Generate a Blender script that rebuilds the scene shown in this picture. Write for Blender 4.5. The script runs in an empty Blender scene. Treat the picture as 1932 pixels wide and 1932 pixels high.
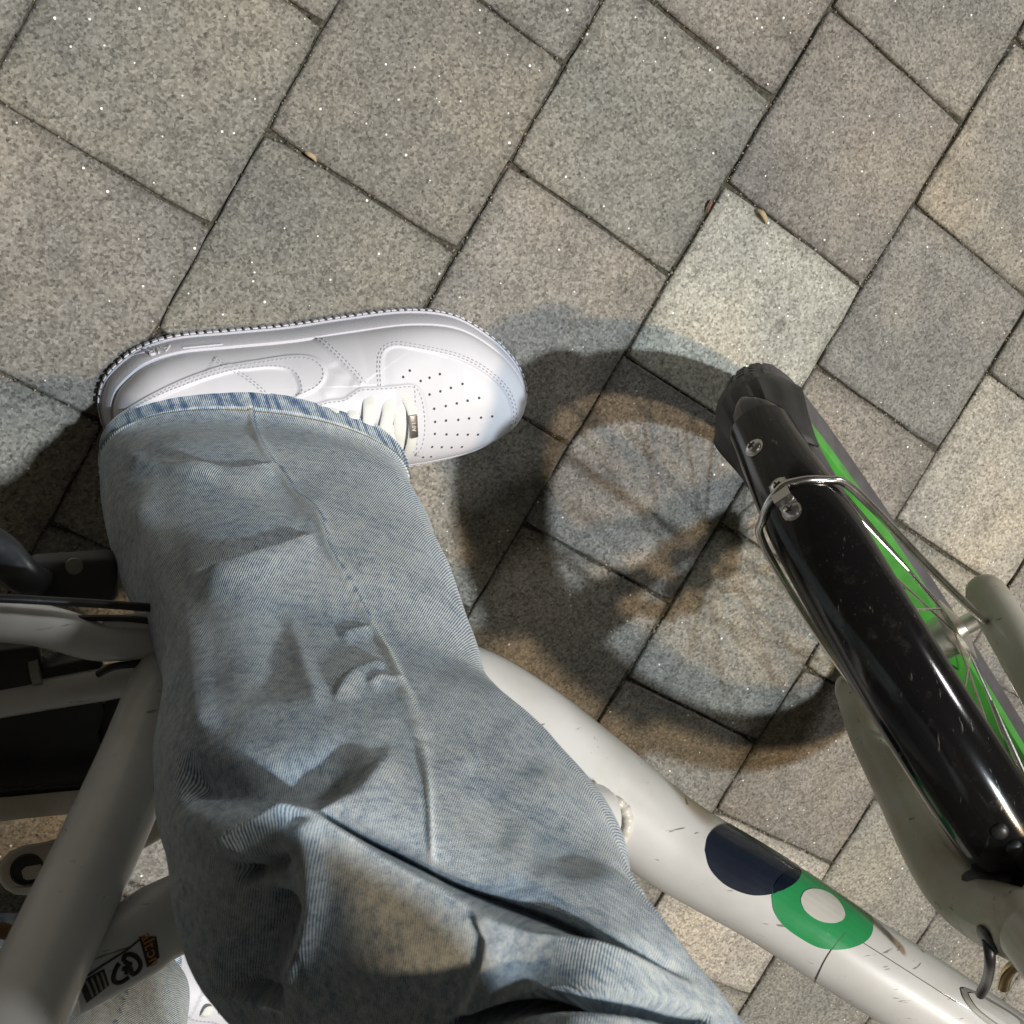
import bpy, math, random
import numpy as np
from mathutils import Vector, Matrix
from mathutils.bvhtree import BVHTree
random.seed(7); rng = np.random.default_rng(7)
S = bpy.context.scene
COL = S.collection

# ------------------------------------------------------------------ camera
CW = np.array([-0.3372, 0.31386, 0.95843])
RW = np.array([[0.9433198612906637, 0.0, 0.3318849790131558],
               [-0.09795521998783313, -0.9554515167295972, 0.27841906194843624],
               [0.3171000065778902, -0.2951480970277667, -0.9012963922313181]])   # right, down, forward
FPX = 2300.0; IMG = 1932.0                      # focal length and width of the picture, in the same unit
cam = bpy.data.cameras.new('camera'); camo = bpy.data.objects.new('camera', cam); COL.objects.link(camo)
cam.sensor_fit = 'HORIZONTAL'; cam.sensor_width = 36; cam.lens = 36 * FPX / IMG
cam.dof.use_dof = True; cam.dof.focus_distance = 0.80; cam.dof.aperture_fstop = 26.0
cam.clip_start = 0.02; cam.clip_end = 400
camo.matrix_world = Matrix(((RW[0][0], -RW[1][0], -RW[2][0], CW[0]), (RW[0][1], -RW[1][1], -RW[2][1], CW[1]),
                            (RW[0][2], -RW[1][2], -RW[2][2], CW[2]), (0, 0, 0, 1)))
S.camera = camo

# ------------------------------------------------------------------ night sky glow, lamps, exposure
w = bpy.data.worlds.new('World'); S.world = w; w.use_nodes = True
bg = w.node_tree.nodes['Background']; bg.inputs[0].default_value = (1.0, 0.86, 0.68, 1); bg.inputs[1].default_value = 0.05

def aim(o, d):
    o.rotation_euler = Vector(d).to_track_quat('-Z', 'Y').to_euler()
sl = bpy.data.lights.new('cool_lamp', 'SUN'); sl.energy = 2.55; sl.color = (0.80, 0.91, 1.0); sl.angle = math.radians(2.0)
so = bpy.data.objects.new('cool_lamp', sl); COL.objects.link(so); aim(so, (-0.27, -0.065, -1))
wl = bpy.data.lights.new('warm_street_lamp', 'POINT'); wl.energy = 450; wl.color = (1.0, 0.73, 0.45); wl.shadow_soft_size = 0.09
wo = bpy.data.objects.new('warm_street_lamp', wl); COL.objects.link(wo); wo.location = (1.30, -0.27, 4.6)
fl_ = bpy.data.lights.new('far_street_lamp', 'POINT'); fl_.energy = 480; fl_.color = (0.97, 0.97, 0.95); fl_.shadow_soft_size = 0.45
fo_ = bpy.data.objects.new('far_street_lamp', fl_); COL.objects.link(fo_); fo_.location = (4.9, 3.5, 3.9)

S.view_settings.view_transform = 'Standard'; S.view_settings.look = 'None'
S.view_settings.gamma = 1; S.view_settings.exposure = 0.0; S.view_settings.use_curve_mapping = False

# ------------------------------------------------------------------ helpers
def at(px, py, z):
    """point of the place seen at picture position px, py that lies z metres above the ground"""
    d = RW.T @ np.array([px - 966, py - 966, FPX]); return CW + (z - CW[2]) / d[2] * d
def onplane(px, py, c, n, off):
    d = RW.T @ np.array([px - 966, py - 966, FPX]); return CW + ((c - CW) @ n + off) / (d @ n) * d
def proj(X):
    c = (np.asarray(X, float) - CW) @ RW.T
    return 966 + FPX * c[..., 0] / c[..., 2], 966 + FPX * c[..., 1] / c[..., 2]
def nrm(v): v = np.asarray(v, float); return v / (np.linalg.norm(v) + 1e-12)
def smooth01(x): x = np.clip(x, 0, 1); return x * x * (3 - 2 * x)

def mesh(name, V, F, mat=None, parent=None, smooth=True, uv=None, attrs=None):
    me = bpy.data.meshes.new(name)
    V = np.asarray(V, float)
    if isinstance(F, np.ndarray):
        n = len(F); k = F.shape[1]
        me.vertices.add(len(V)); me.vertices.foreach_set('co', V.ravel())
        me.loops.add(n * k); me.loops.foreach_set('vertex_index', F.ravel().astype(np.int32))
        me.polygons.add(n); me.polygons.foreach_set('loop_start', np.arange(0, n * k, k, dtype=np.int32))
        me.update(calc_edges=True)
    else:
        me.from_pydata([tuple(v) for v in V], [], [tuple(int(i) for i in f) for f in F]); me.update()
    me.validate()
    if smooth: me.polygons.foreach_set('use_smooth', np.ones(len(me.polygons), bool))
    if uv is not None:
        l = me.uv_layers.new(name='UVMap'); vi = np.zeros(len(me.loops), np.int32); me.loops.foreach_get('vertex_index', vi)
        l.data.foreach_set('uv', np.asarray(uv, np.float32)[vi].ravel())
    for k, a in (attrs or {}).items():
        at_ = me.attributes.new(k, 'FLOAT', 'POINT'); at_.data.foreach_set('value', np.asarray(a, np.float32).ravel())
    if mat: me.materials.append(mat)
    o = bpy.data.objects.new(name, me); COL.objects.link(o)
    if parent: o.parent = parent
    return o
def empty(name, loc=(0, 0, 0)):
    o = bpy.data.objects.new(name, None); o.location = loc; o.empty_display_size = .1; COL.objects.link(o); return o
def wm(p):
    return Matrix.Identity(4) if p is None else wm(p.parent) @ p.matrix_parent_inverse @ Matrix.Translation(p.location)
def put(o, parent):
    """parent keeping world coordinates (parts are modelled in world space)"""
    o.parent = parent
    if parent is not None: o.matrix_parent_inverse = wm(parent).inverted()
    return o
def root_loc(p): return wm(p).translation
def tag(o, label=None, cat=None, group=None, kind=None):
    for k, v in (('label', label), ('category', cat), ('group', group), ('kind', kind)):
        if v: o[k] = v
    return o

def catmull(P, n):
    P = np.asarray(P, float); 
    if len(P) == 2: P = np.array([P[0], (P[0] + P[1]) / 2, P[1]])
    Q = np.vstack([2 * P[0] - P[1], P, 2 * P[-1] - P[-2]]); m = len(P) - 1
    T = np.linspace(0, m, n); i = np.minimum(T.astype(int), m - 1); t = (T - i)[:, None]
    a, b, c, d = Q[i], Q[i + 1], Q[i + 2], Q[i + 3]
    return .5 * (2 * b + (c - a) * t + (2 * a - 5 * b + 4 * c - d) * t * t + (3 * b - a - 3 * c + d) * t ** 3)
def frames(P, up=None):
    T = np.gradient(P, axis=0); T /= np.linalg.norm(T, axis=1)[:, None] + 1e-12
    N = np.zeros_like(P); n = np.array(up if up is not None else (0, 0, 1.)); 
    if abs(n @ T[0]) > .9 and up is None: n = np.array([1., 0, 0])
    for i in range(len(P)):
        n = n - T[i] * (n @ T[i]); n /= np.linalg.norm(n); N[i] = n
    return T, N, np.cross(T, N)
def gridfaces(r, c, wrap):
    i = np.arange(r - 1)[:, None]; j = np.arange(c if wrap else c - 1)[None, :]; j2 = (j + 1) % c
    return np.stack([i * c + j, i * c + j2, (i + 1) * c + j2, (i + 1) * c + j], -1).reshape(-1, 4)
def tube(P, r, n=14, seg=None, caps=True, ry=None, up=None, dome=False):
    """swept tube; r: radius or list along the control points; ry second half axis (along up)"""
    P = np.asarray(P, float); k = len(P); seg = seg or max(12, 8 * (k - 1))
    r = np.full(k, r) if np.isscalar(r) else np.asarray(r, float); q = r if ry is None else (np.full(k, ry) if np.isscalar(ry) else np.asarray(ry, float))
    C = catmull(P, seg); x = np.linspace(0, 1, seg); xs = np.linspace(0, 1, k)
    R = np.interp(x, xs, r); Q = np.interp(x, xs, q)
    T, N, Bn = frames(C, up)
    if dome:
        for e, sgn in ((0, -1), (-1, 1)):
            add = []; 
            for a_ in (30, 55, 75, 88): 
                s = math.sin(math.radians(a_)); cc = math.cos(math.radians(a_)); add.append((C[e] + sgn * T[e] * R[e] * s, R[e] * cc, Q[e] * cc))
            if e == 0: add = add[::-1]
            cs = np.array([a_[0] for a_ in add]); rr = np.array([a_[1] for a_ in add]); qq = np.array([a_[2] for a_ in add])
            if e == 0: C = np.vstack([cs, C]); R = np.append(rr, R); Q = np.append(qq, Q); N = np.vstack([np.repeat(N[:1], 4, 0), N]); Bn = np.vstack([np.repeat(Bn[:1], 4, 0), Bn]); T = np.vstack([np.repeat(T[:1], 4, 0), T])
            else: C = np.vstack([C, cs]); R = np.append(R, rr); Q = np.append(Q, qq); N = np.vstack([N, np.repeat(N[-1:], 4, 0)]); Bn = np.vstack([Bn, np.repeat(Bn[-1:], 4, 0)]); T = np.vstack([T, np.repeat(T[-1:], 4, 0)])
    m = len(C); ph = np.linspace(0, 2 * math.pi, n, endpoint=False)
    V = C[:, None] + R[:, None, None] * np.cos(ph)[None, :, None] * Bn[:, None] + Q[:, None, None] * np.sin(ph)[None, :, None] * N[:, None]
    F = [tuple(f) for f in gridfaces(m, n, True)]
    if caps: F += [tuple(range(n))[::-1], tuple((m - 1) * n + j for j in range(n))]
    return V.reshape(-1, 3), F
class MB:
    def __init__(s): s.V = []; s.F = []
    def add(s, V, F):
        b = len(s.V); s.V += [tuple(v) for v in V]; s.F += [tuple(int(i) + b for i in f) for f in F]; return s
    def tube(s, *a, **k): return s.add(*tube(*a, **k))
    def box(s, c, X, Y, Z, bev=0.0):
        """box with half axes X, Y, Z (vectors); bev rounds the vertical and top edges"""
        c, X, Y, Z = map(lambda v: np.asarray(v, float), (c, X, Y, Z)); lx, ly, lz = map(np.linalg.norm, (X, Y, Z)); X, Y, Z = X / lx, Y / ly, Z / lz
        b = min(bev, lx * .9, ly * .9, lz * .9); V = []; F = []
        def ring(ix, z, rr):
            o = []
            for qx, qy, a0 in ((1, 1, 0), (-1, 1, 90), (-1, -1, 180), (1, -1, 270)):
                for a_ in ((0, 45, 90) if b > 0 else (45,)):
                    t = math.radians(a0 + a_); rb = max(rr, 0)
                    o.append(c + X * (qx * (lx - b) + (rb * math.cos(t) if b > 0 else qx * b)) + Y * (qy * (ly - b) + (rb * math.sin(t) if b > 0 else 0)) + Z * z)
            return o
        lv = [(-lz, b * .4), (-lz + b * .4, b), (lz - b * .7, b), (lz - b * .2, b * .7), (lz, b * .3)] if b > 0 else [(-lz, 0), (lz, 0)]
        rs = [ring(0, z, rr) for z, rr in lv]; k = len(rs[0])
        for r_ in rs: V += r_
        for i in range(len(rs) - 1):
            for j in range(k): F.append((i * k + j, i * k + (j + 1) % k, (i + 1) * k + (j + 1) % k, (i + 1) * k + j))
        F += [tuple(range(k))[::-1], tuple((len(rs) - 1) * k + j for j in range(k))]
        return s.add(V, F)
    def disc(s, c, n, prof, seg=20, squash=None):
        """lathe: prof = [(radius, height)] about axis n through c"""
        n = nrm(n); t = nrm(np.cross(n, (0, 0, 1) if abs(n[2]) < .9 else (1, 0, 0))); b = np.cross(n, t); V = []; F = []
        for r_, h in prof:
            for j in range(seg):
                a_ = 2 * math.pi * j / seg; V.append(np.asarray(c) + (t * math.cos(a_) + b * math.sin(a_)) * r_ + n * h)
        for i in range(len(prof) - 1):
            for j in range(seg): F.append((i * seg + j, i * seg + (j + 1) % seg, (i + 1) * seg + (j + 1) % seg, (i + 1) * seg + j))
        F += [tuple(range(seg))[::-1], tuple((len(prof) - 1) * seg + j for j in range(seg))]
        return s.add(V, F)
    def build(s, name, mat, parent, smooth=True): 
        o = mesh(name, s.V, s.F, mat, None, smooth); put(o, parent)
        if smooth:
            try:
                o.data.set_sharp_from_angle(angle=math.radians(42))
            except Exception: pass
        return o
def bvh(o): 
    me = o.data; return BVHTree.FromPolygons([v.co.copy() for v in me.vertices], [tuple(p.vertices) for p in me.polygons])
def hit(tree, px, py):
    d = nrm(RW.T @ np.array([px - 966, py - 966, FPX])); r = tree.ray_cast(Vector(CW), Vector(d))
    if r[0] is None: return None
    n = np.array(r[1]); n = n if n @ d < 0 else -n
    return np.array(r[0]), n
def hitline(tree, pts, step=4.0):
    """polyline of picture points laid on a surface, resampled"""
    P = np.asarray(pts, float); L = np.append(0, np.cumsum(np.hypot(*np.diff(P, axis=0).T))); m = max(4, int(L[-1] / step))
    C = catmull(P, 20 * len(P)); l = np.append(0, np.cumsum(np.hypot(*np.diff(C, axis=0).T))); s = np.linspace(0, l[-1], m)
    X = np.interp(s, l, C[:, 0]); Y = np.interp(s, l, C[:, 1]); out = []
    for x, y in zip(X, Y):
        h = hit(tree, x, y)
        if h: out.append(h)
    return out

# ------------------------------------------------------------------ materials
class NT:
    def __init__(s, name):
        s.m = bpy.data.materials.new(name); s.m.use_nodes = True; s.t = s.m.node_tree; s.b = s.t.nodes['Principled BSDF']
    def n(s, typ, **k):
        o = s.t.nodes.new(typ)
        for a_, v in k.items():
            if a_.startswith('i_'): 
                key = a_[2:].replace('_', ' '); o.inputs[key].default_value = v
            else: setattr(o, a_, v)
        return o
    def l(s, a_, b_): s.t.links.new(a_, b_)
    def val(s, x, sock):
        if isinstance(x, (int, float)): sock.default_value = x
        elif isinstance(x, tuple): sock.default_value = x if len(x) == 4 else (*x, 1)
        else: s.l(x, sock)
    def math(s, op, a_, b_=0.0, clamp=False):
        o = s.n('ShaderNodeMath', operation=op, use_clamp=clamp); s.val(a_, o.inputs[0]); s.val(b_, o.inputs[1]); return o.outputs[0]
    def mix(s, f, a_, b_, mode='MIX'):
        o = s.n('ShaderNodeMix', data_type='RGBA', blend_type=mode); s.val(f, o.inputs[0]); s.val(a_, o.inputs[6]); s.val(b_, o.inputs[7]); return o.outputs[2]
    def ramp(s, f, stops, interp='LINEAR'):
        o = s.n('ShaderNodeValToRGB'); o.color_ramp.interpolation = interp; e = o.color_ramp.elements
        while len(e) < len(stops): e.new(.5)
        for i, (p, c) in enumerate(stops): e[i].position = p; e[i].color = (c, c, c, 1) if isinstance(c, (int, float)) else (*c, 1)
        s.l(f, o.inputs[0]); return o.outputs[0]
    def noise(s, co, scale, detail=2, rough=.5, dist=0.0):
        o = s.n('ShaderNodeTexNoise'); o.inputs['Scale'].default_value = scale; o.inputs['Detail'].default_value = detail; o.inputs['Roughness'].default_value = rough; o.inputs['Distortion'].default_value = dist
        s.l(co, o.inputs['Vector']); return o.outputs[0]
    def voro(s, co, scale, out=0, feature='F1', rand=1.0):
        o = s.n('ShaderNodeTexVoronoi', feature=feature); o.inputs['Scale'].default_value = scale; o.inputs['Randomness'].default_value = rand
        s.l(co, o.inputs['Vector']); return o.outputs[out]
    def bump(s, h, strength=.3, dist=.001, prev=None):
        o = s.n('ShaderNodeBump'); o.inputs['Strength'].default_value = strength; o.inputs['Distance'].default_value = dist; s.l(h, o.inputs['Height'])
        if prev is not None: s.l(prev, o.inputs['Normal'])
        return o.outputs[0]
    def pos(s): return s.n('ShaderNodeNewGeometry').outputs['Position']
    def out(s, color=None, rough=None, normal=None, metal=None, spec=None, coat=None):
        for v, k in ((color, 'Base Color'), (rough, 'Roughness'), (normal, 'Normal'), (metal, 'Metallic'), (spec, 'Specular IOR Level'), (coat, 'Coat Weight')):
            if v is not None: s.val(v, s.b.inputs[k])
        return s.m

def m_paver():
    t = NT('paver'); p = t.pos(); oc = t.n('ShaderNodeObjectInfo')
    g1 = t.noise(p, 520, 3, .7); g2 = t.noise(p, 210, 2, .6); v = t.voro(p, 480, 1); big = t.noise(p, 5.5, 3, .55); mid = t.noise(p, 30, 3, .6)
    sep = t.n('ShaderNodeSeparateColor'); t.l(v, sep.inputs[0])
    base = t.ramp(t.math('ADD', t.math('MULTIPLY', g1, .6), t.math('MULTIPLY', sep.outputs[0], .4)), [(.22, (.11, .105, .094)), (.38, (.205, .197, .178)), (.52, (.27, .26, .236)), (.66, (.335, .323, .295)), (.8, (.45, .435, .40))])
    dark = t.ramp(g2, [(.28, .45), (.40, 1.0)]); base = t.mix(1.0, base, dark, 'MULTIPLY')
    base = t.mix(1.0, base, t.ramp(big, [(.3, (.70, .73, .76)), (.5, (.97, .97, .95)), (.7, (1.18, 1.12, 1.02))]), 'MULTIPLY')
    base = t.mix(1.0, base, t.ramp(mid, [(.3, .86), (.65, 1.06)]), 'MULTIPLY')
    base = t.mix(1.0, base, oc.outputs['Color'], 'MULTIPLY')
    oc2 = t.n('ShaderNodeTexCoord').outputs['Object']; sp_ = t.n('ShaderNodeSeparateXYZ'); t.l(oc2, sp_.inputs[0])
    ed = t.math('MAXIMUM', t.math('ABSOLUTE', sp_.outputs[0]), t.math('MULTIPLY', t.math('ABSOLUTE', sp_.outputs[1]), 1.028)); ed = t.math('ADD', ed, t.math('MULTIPLY', t.math('SUBTRACT', t.noise(p, 38, 3, .65), .5), .022))
    base = t.mix(1.0, base, t.ramp(ed, [(.0760, 1.0), (.0865, .72)]), 'MULTIPLY')
    st = t.noise(p, 9, 4, .65, .4); base = t.mix(1.0, base, t.ramp(st, [(.28, .74), (.44, 1.0)]), 'MULTIPLY')
    gum = t.voro(p, 7.5); base = t.mix(t.ramp(gum, [(.035, .35), (.06, 0.0)]), base, (.07, .066, .06))
    # mica flecks: rare small grains, their glint painted in as white
    vv = t.n('ShaderNodeTexVoronoi', feature='F1'); vv.inputs['Scale'].default_value = 120; t.l(p, vv.inputs['Vector'])
    s2 = t.n('ShaderNodeSeparateColor'); t.l(vv.outputs[1], s2.inputs[0])
    fleck = t.math('MULTIPLY', t.math('LESS_THAN', vv.outputs[0], t.math('MULTIPLY', s2.outputs[1], .13)), t.math('GREATER_THAN', s2.outputs[0], .55))
    base = t.mix(fleck, base, (.93, .93, .92))
    h = t.math('ADD', t.math('MULTIPLY', g1, .7), t.math('MULTIPLY', g2, .5))
    nb = t.bump(h, .55, .0012); nb = t.bump(mid, .25, .002, nb)
    return t.out(base, t.math('SUBTRACT', .82, t.math('MULTIPLY', fleck, .45)), nb, spec=.35)
def m_ground():
    t = NT('joint_sand'); p = t.pos(); n1 = t.noise(p, 260, 4, .7); n2 = t.noise(p, 22, 3, .6)
    c = t.ramp(n1, [(.3, (.025, .022, .017)), (.5, (.075, .068, .052)), (.72, (.17, .155, .125))])
    c = t.mix(t.ramp(n2, [(.5, 0.0), (.7, .5)]), c, (.035, .04, .02))
    return t.out(c, .95, t.bump(n1, .8, .003))
def m_paint(name, col, dirt=(.35, .31, .24), amount=.35, rough=.28, scr=True):
    t = NT(name); p = t.pos(); n1 = t.noise(p, 14, 4, .6); n2 = t.noise(p, 95, 4, .65); n3 = t.noise(p, 420, 3, .6)
    f = t.math('MULTIPLY', t.ramp(n1, [(.42, 0.0), (.75, 1.0)]), amount)
    c = t.mix(f, col, dirt); c = t.mix(t.ramp(n2, [(.68, 0.0), (.74, .55)]), c, tuple(x * .55 for x in dirt))
    if scr:
        mp = t.n('ShaderNodeMapping'); t.l(p, mp.inputs[0]); mp.inputs['Scale'].default_value = (26, 210, 60); mp.inputs['Rotation'].default_value = (.3, .2, .6)
        sn = t.noise(mp.outputs[0], 1.0, 3, .7); c = t.mix(t.ramp(sn, [(.665, 0.0), (.70, .8)]), c, tuple(x * .4 for x in dirt))
    return t.out(c, t.math('ADD', rough, t.math('MULTIPLY', n1, .16)), t.bump(n3, .04, .0006), coat=.25)
def m_simple(name, col, rough=.5, metal=0.0, bs=0.0, bscale=300, var=.12, coat=0.0, spec=.5):
    t = NT(name); p = t.pos(); n1 = t.noise(p, 40, 3, .6)
    c = t.mix(1.0, col, t.ramp(n1, [(.3, 1 - var), (.7, 1 + var)]), 'MULTIPLY')
    nb = t.bump(t.noise(p, bscale, 3, .6), bs, .001) if bs else None
    return t.out(c, t.math('ADD', rough - .06, t.math('MULTIPLY', n1, .14)), nb, metal, spec, coat)
def m_fender():
    t = NT('fender_black'); p = t.pos()
    dust = t.noise(p, 60, 5, .75); mp = t.n('ShaderNodeMapping'); t.l(p, mp.inputs[0]); mp.inputs['Rotation'].default_value = (0, 0, .9); mp.inputs['Scale'].default_value = (300, 35, 120)
    sc = t.noise(mp.outputs[0], 1, 3, .7); sp = t.voro(p, 330)
    f = t.math('ADD', t.math('MULTIPLY', t.ramp(dust, [(.55, 0.0), (.8, .10)]), 1.0), t.math('ADD', t.ramp(sc, [(.66, 0.0), (.72, .22)]), t.ramp(sp, [(.035, .3), (.06, 0.0)])))
    c = t.mix(f, (.006, .006, .0065), (.30, .27, .22))
    return t.out(c, t.math('ADD', .13, t.math('MULTIPLY', f, .9)), t.bump(dust, .05, .0006), spec=.5)
def m_denim():
    t = NT('denim'); uv = t.n('ShaderNodeUVMap', uv_map='UVMap').outputs[0]; p = t.pos()
    a = t.n('ShaderNodeAttribute', attribute_name='wear').outputs['Fac']; sx = t.n('ShaderNodeSeparateXYZ'); t.l(uv, sx.inputs[0])
    j = t.noise(uv, 45, 2, .5); j2 = t.noise(uv, 420, 2, .5)
    d = t.n('ShaderNodeAttribute', attribute_name='twill').outputs['Fac']
    ph = t.math('ADD', t.math('MULTIPLY', d, 2 * math.pi), t.math('ADD', t.math('MULTIPLY', j, 3.0), t.math('MULTIPLY', j2, 2.2)))
    tw = t.math('ADD', t.math('MULTIPLY', t.math('SINE', ph), .5), .5)
    fade = t.ramp(sx.outputs[1], [(.60, 1.0), (.95, .55)]); tw = t.math('ADD', t.math('MULTIPLY', t.math('SUBTRACT', tw, .5), fade), .5)
    slub = t.noise(uv, 620, 2, .6); mot = t.noise(uv, 170, 4, .68); big = t.noise(uv, 14, 4, .62)
    f = t.math('ADD', t.math('MULTIPLY', tw, .50), t.math('MULTIPLY', slub, .36))
    f = t.math('ADD', f, t.math('MULTIPLY', mot, .80)); f = t.math('ADD', f, t.math('MULTIPLY', big, .55)); f = t.math('SUBTRACT', t.math('ADD', f, a), .37)
    c = t.ramp(f, [(.36, (.042, .09, .20)), (.54, (.15, .23, .355)), (.70, (.385, .465, .525)), (.92, (.72, .765, .76))])
    # faint tinted cast of a vintage wash
    c = t.mix(t.ramp(t.noise(uv, 6, 2, .5), [(.45, 0.0), (.75, .30)]), c, t.mix(1.0, c, (1.06, 1.0, .84), 'MULTIPLY'))
    nb = t.bump(t.math('ADD', tw, t.math('MULTIPLY', slub, .8)), .55, .0005)
    t.b.inputs['Sheen Weight'].default_value = .12
    return t.out(c, .92, nb, spec=.12)
def m_leather():
    t = NT('white_leather'); p = t.pos(); v = t.voro(p, 900); n = t.noise(p, 30, 3, .6)
    c = t.mix(t.ramp(n, [(.35, 0.0), (.8, .5)]), (.70, .70, .745), (.64, .64, .685))
    return t.out(c, .42, t.bump(v, .10, .0005), spec=.4)
def m_rubber_white():
    t = NT('white_rubber'); p = t.pos(); n = t.noise(p, 650, 3, .7)
    return t.out((.64, .635, .69), .6, t.bump(n, .5, .0008), spec=.3)
def m_lace():
    t = NT('lace'); p = t.pos(); n = t.noise(p, 900, 2, .6); return t.out(t.mix(n, (.74, .75, .71), (.82, .82, .79)), .85, t.bump(n, .5, .0006), spec=.15)
M = dict(paver=m_paver(), ground=m_ground(), white=m_paint('white_paint', (.68, .685, .675), (.36, .33, .28), .4), whited=m_paint('dirty_white_paint', (.60, .57, .49), (.28, .21, .12), .7, .4),
         fender=m_fender(), denim=m_denim(), leather=m_leather(), rubberw=m_rubber_white(), lace=m_lace(),
         tyre=m_simple('tyre_rubber', (.085, .081, .085), .62, 0, .3, 500, .2), flap=m_simple('flap_rubber', (.035, .035, .034), .5, 0, .15, 400, .2),
         green=m_simple('green_rim', (.06, .31, .04), .4, 0, .03, 200, .2, .2), steel=m_simple('steel', (.62, .60, .57), .24, 1, .05, 500, .15),
         alu=m_simple('aluminium', (.72, .70, .66), .36, 1, .06, 400, .15), black=m_simple('black_plastic', (.02, .02, .021), .38, 0, .12, 300, .3),
         rustyw=m_paint('weathered_fork', (.46, .45, .38), (.30, .17, .06), .55, .38), navy=m_simple('navy_decal', (.014, .019, .034), .25, 0, 0, 200, .1, .3),
         navy2=m_simple('deep_navy_decal', (.006, .010, .022), .25, 0, 0, 200, .1, .3), dgreen=m_simple('green_decal', (.03, .30, .10), .25, 0, 0, 200, .06, .3),
         line=m_simple('decal_edge', (.10, .09, .075), .6), stitch=m_simple('white_thread', (.70, .70, .74), .8), stitchd=m_simple('tan_thread', (.22, .17, .09), .8),
         holed=m_simple('dark_hole', (.06, .06, .065), .9), tagm=m_simple('brushed_tag', (.42, .40, .37), .38, 1), lettr=m_simple('engraved', (.75, .73, .7), .5, .3),
         ink=m_simple('sticker_black', (.012, .012, .012), .4), orange=m_simple('sticker_orange', (.62, .24, .06), .5), silver=m_simple('sticker_silver', (.30, .29, .26), .4, .3),
         brown=m_simple('brown_strap', (.16, .09, .035), .55, 0, .2), shirt=m_simple('shirt', (.05, .05, .055), .9), skin=m_simple('skin', (.48, .30, .22), .5),
         grey=m_simple('dark_grey_plastic', (.045, .046, .05), .5, 0, .15), bead=m_paint('weld_paint', (.64, .63, .58), (.4, .34, .25), .3, .3, False),
         leaf=m_simple('dry_leaf', (.42, .33, .2), .8), redleaf=m_simple('red_leaf', (.20, .09, .06), .8))

# ------------------------------------------------------------------ pavement
G0 = np.array([-0.30916, 0.46168]); GX = np.array([0.14755, -0.0941]); GY = np.array([-0.0941, -0.14755]); GA = 0.97296
OFF = {0: .817, 1: .341, 2: -.130, 3: -.647, 4: -.173, 5: .289}
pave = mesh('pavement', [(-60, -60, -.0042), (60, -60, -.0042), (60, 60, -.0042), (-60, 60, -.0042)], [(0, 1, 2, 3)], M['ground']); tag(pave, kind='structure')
def paver_mesh(seed):
    r = np.random.default_rng(seed); L = .175; hx = L / 2 - .0008; hy = L * GA / 2 - .0008; V = []; F = []
    def ring(ins, z, jit):
        o = []
        for (x0, y0), (x1, y1) in zip([(-1, -1), (1, -1), (1, 1), (-1, 1)], [(1, -1), (1, 1), (-1, 1), (-1, -1)]):
            for k in range(9):
                t = k / 9; x = x0 + (x1 - x0) * t; y = y0 + (y1 - y0) * t; cr = .0014 if k == 0 else 0
                x *= hx - ins - (cr if True else 0); y *= hy - ins - cr
                o.append((x + r.normal(0, jit), y + r.normal(0, jit), z + r.normal(0, jit * .3)))
        return o
    rs = [ring(.0022, 0, .0004), ring(.0011, -.0004, .0004), ring(.0003, -.0018, .0005), ring(0, -.0115, .0002)]; k = len(rs[0])
    for q in rs: V += q
    F.append(tuple(range(k)))
    for i in range(3):
        for j in range(k): F.append((i * k + j, (i + 1) * k + j, (i + 1) * k + (j + 1) % k, i * k + (j + 1) % k))
    me = bpy.data.meshes.new('paver'); me.from_pydata(V, [], F); me.update(); me.materials.append(M['paver'])
    me.polygons.foreach_set('use_smooth', np.array([i > 0 for i in range(len(me.polygons))])); return me
PV = [paver_mesh(i) for i in range(6)]
tint = {(3, 0): (1.62, 1.66, 1.62), (5, -1): (1.5, 1.46, 1.4), (5, 2): (1.55, 1.48, 1.42), (3, -1): (.93, .9, .9), (2, -1): (.97, .98, .96), (5, 1): (.95, .9, .86), (4, 0): (1.0, .95, .92), (4, -2): (1.15, 1.1, 1.04), (4, -1): (.92, .92, .94)}
ang = math.atan2(GX[1], GX[0])
for k in range(-5, 12):
    off = OFF.get(k, .817 if k % 2 == 0 else .31)
    if k in (6, 7, 8, 9, 10, 11): off = -.19 if k % 2 == 0 else .29
    for n in range(-7, 10):
        c = G0 + GX * (k + .5) + GY * (off + (n + .5) * GA)
        if np.linalg.norm(c - np.array([.05, .0])) > 1.5: continue
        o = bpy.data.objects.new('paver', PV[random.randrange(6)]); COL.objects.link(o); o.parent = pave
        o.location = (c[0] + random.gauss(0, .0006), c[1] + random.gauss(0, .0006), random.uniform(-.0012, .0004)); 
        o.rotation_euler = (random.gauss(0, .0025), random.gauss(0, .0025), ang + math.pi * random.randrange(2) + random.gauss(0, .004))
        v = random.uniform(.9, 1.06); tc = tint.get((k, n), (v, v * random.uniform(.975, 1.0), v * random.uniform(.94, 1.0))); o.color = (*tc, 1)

# ------------------------------------------------------------------ bicycle
bike = empty('bicycle', (0, 0, 0)); tag(bike, 'white step-through bicycle with black front mudguard and green rims under the rider', 'bicycle')
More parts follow.
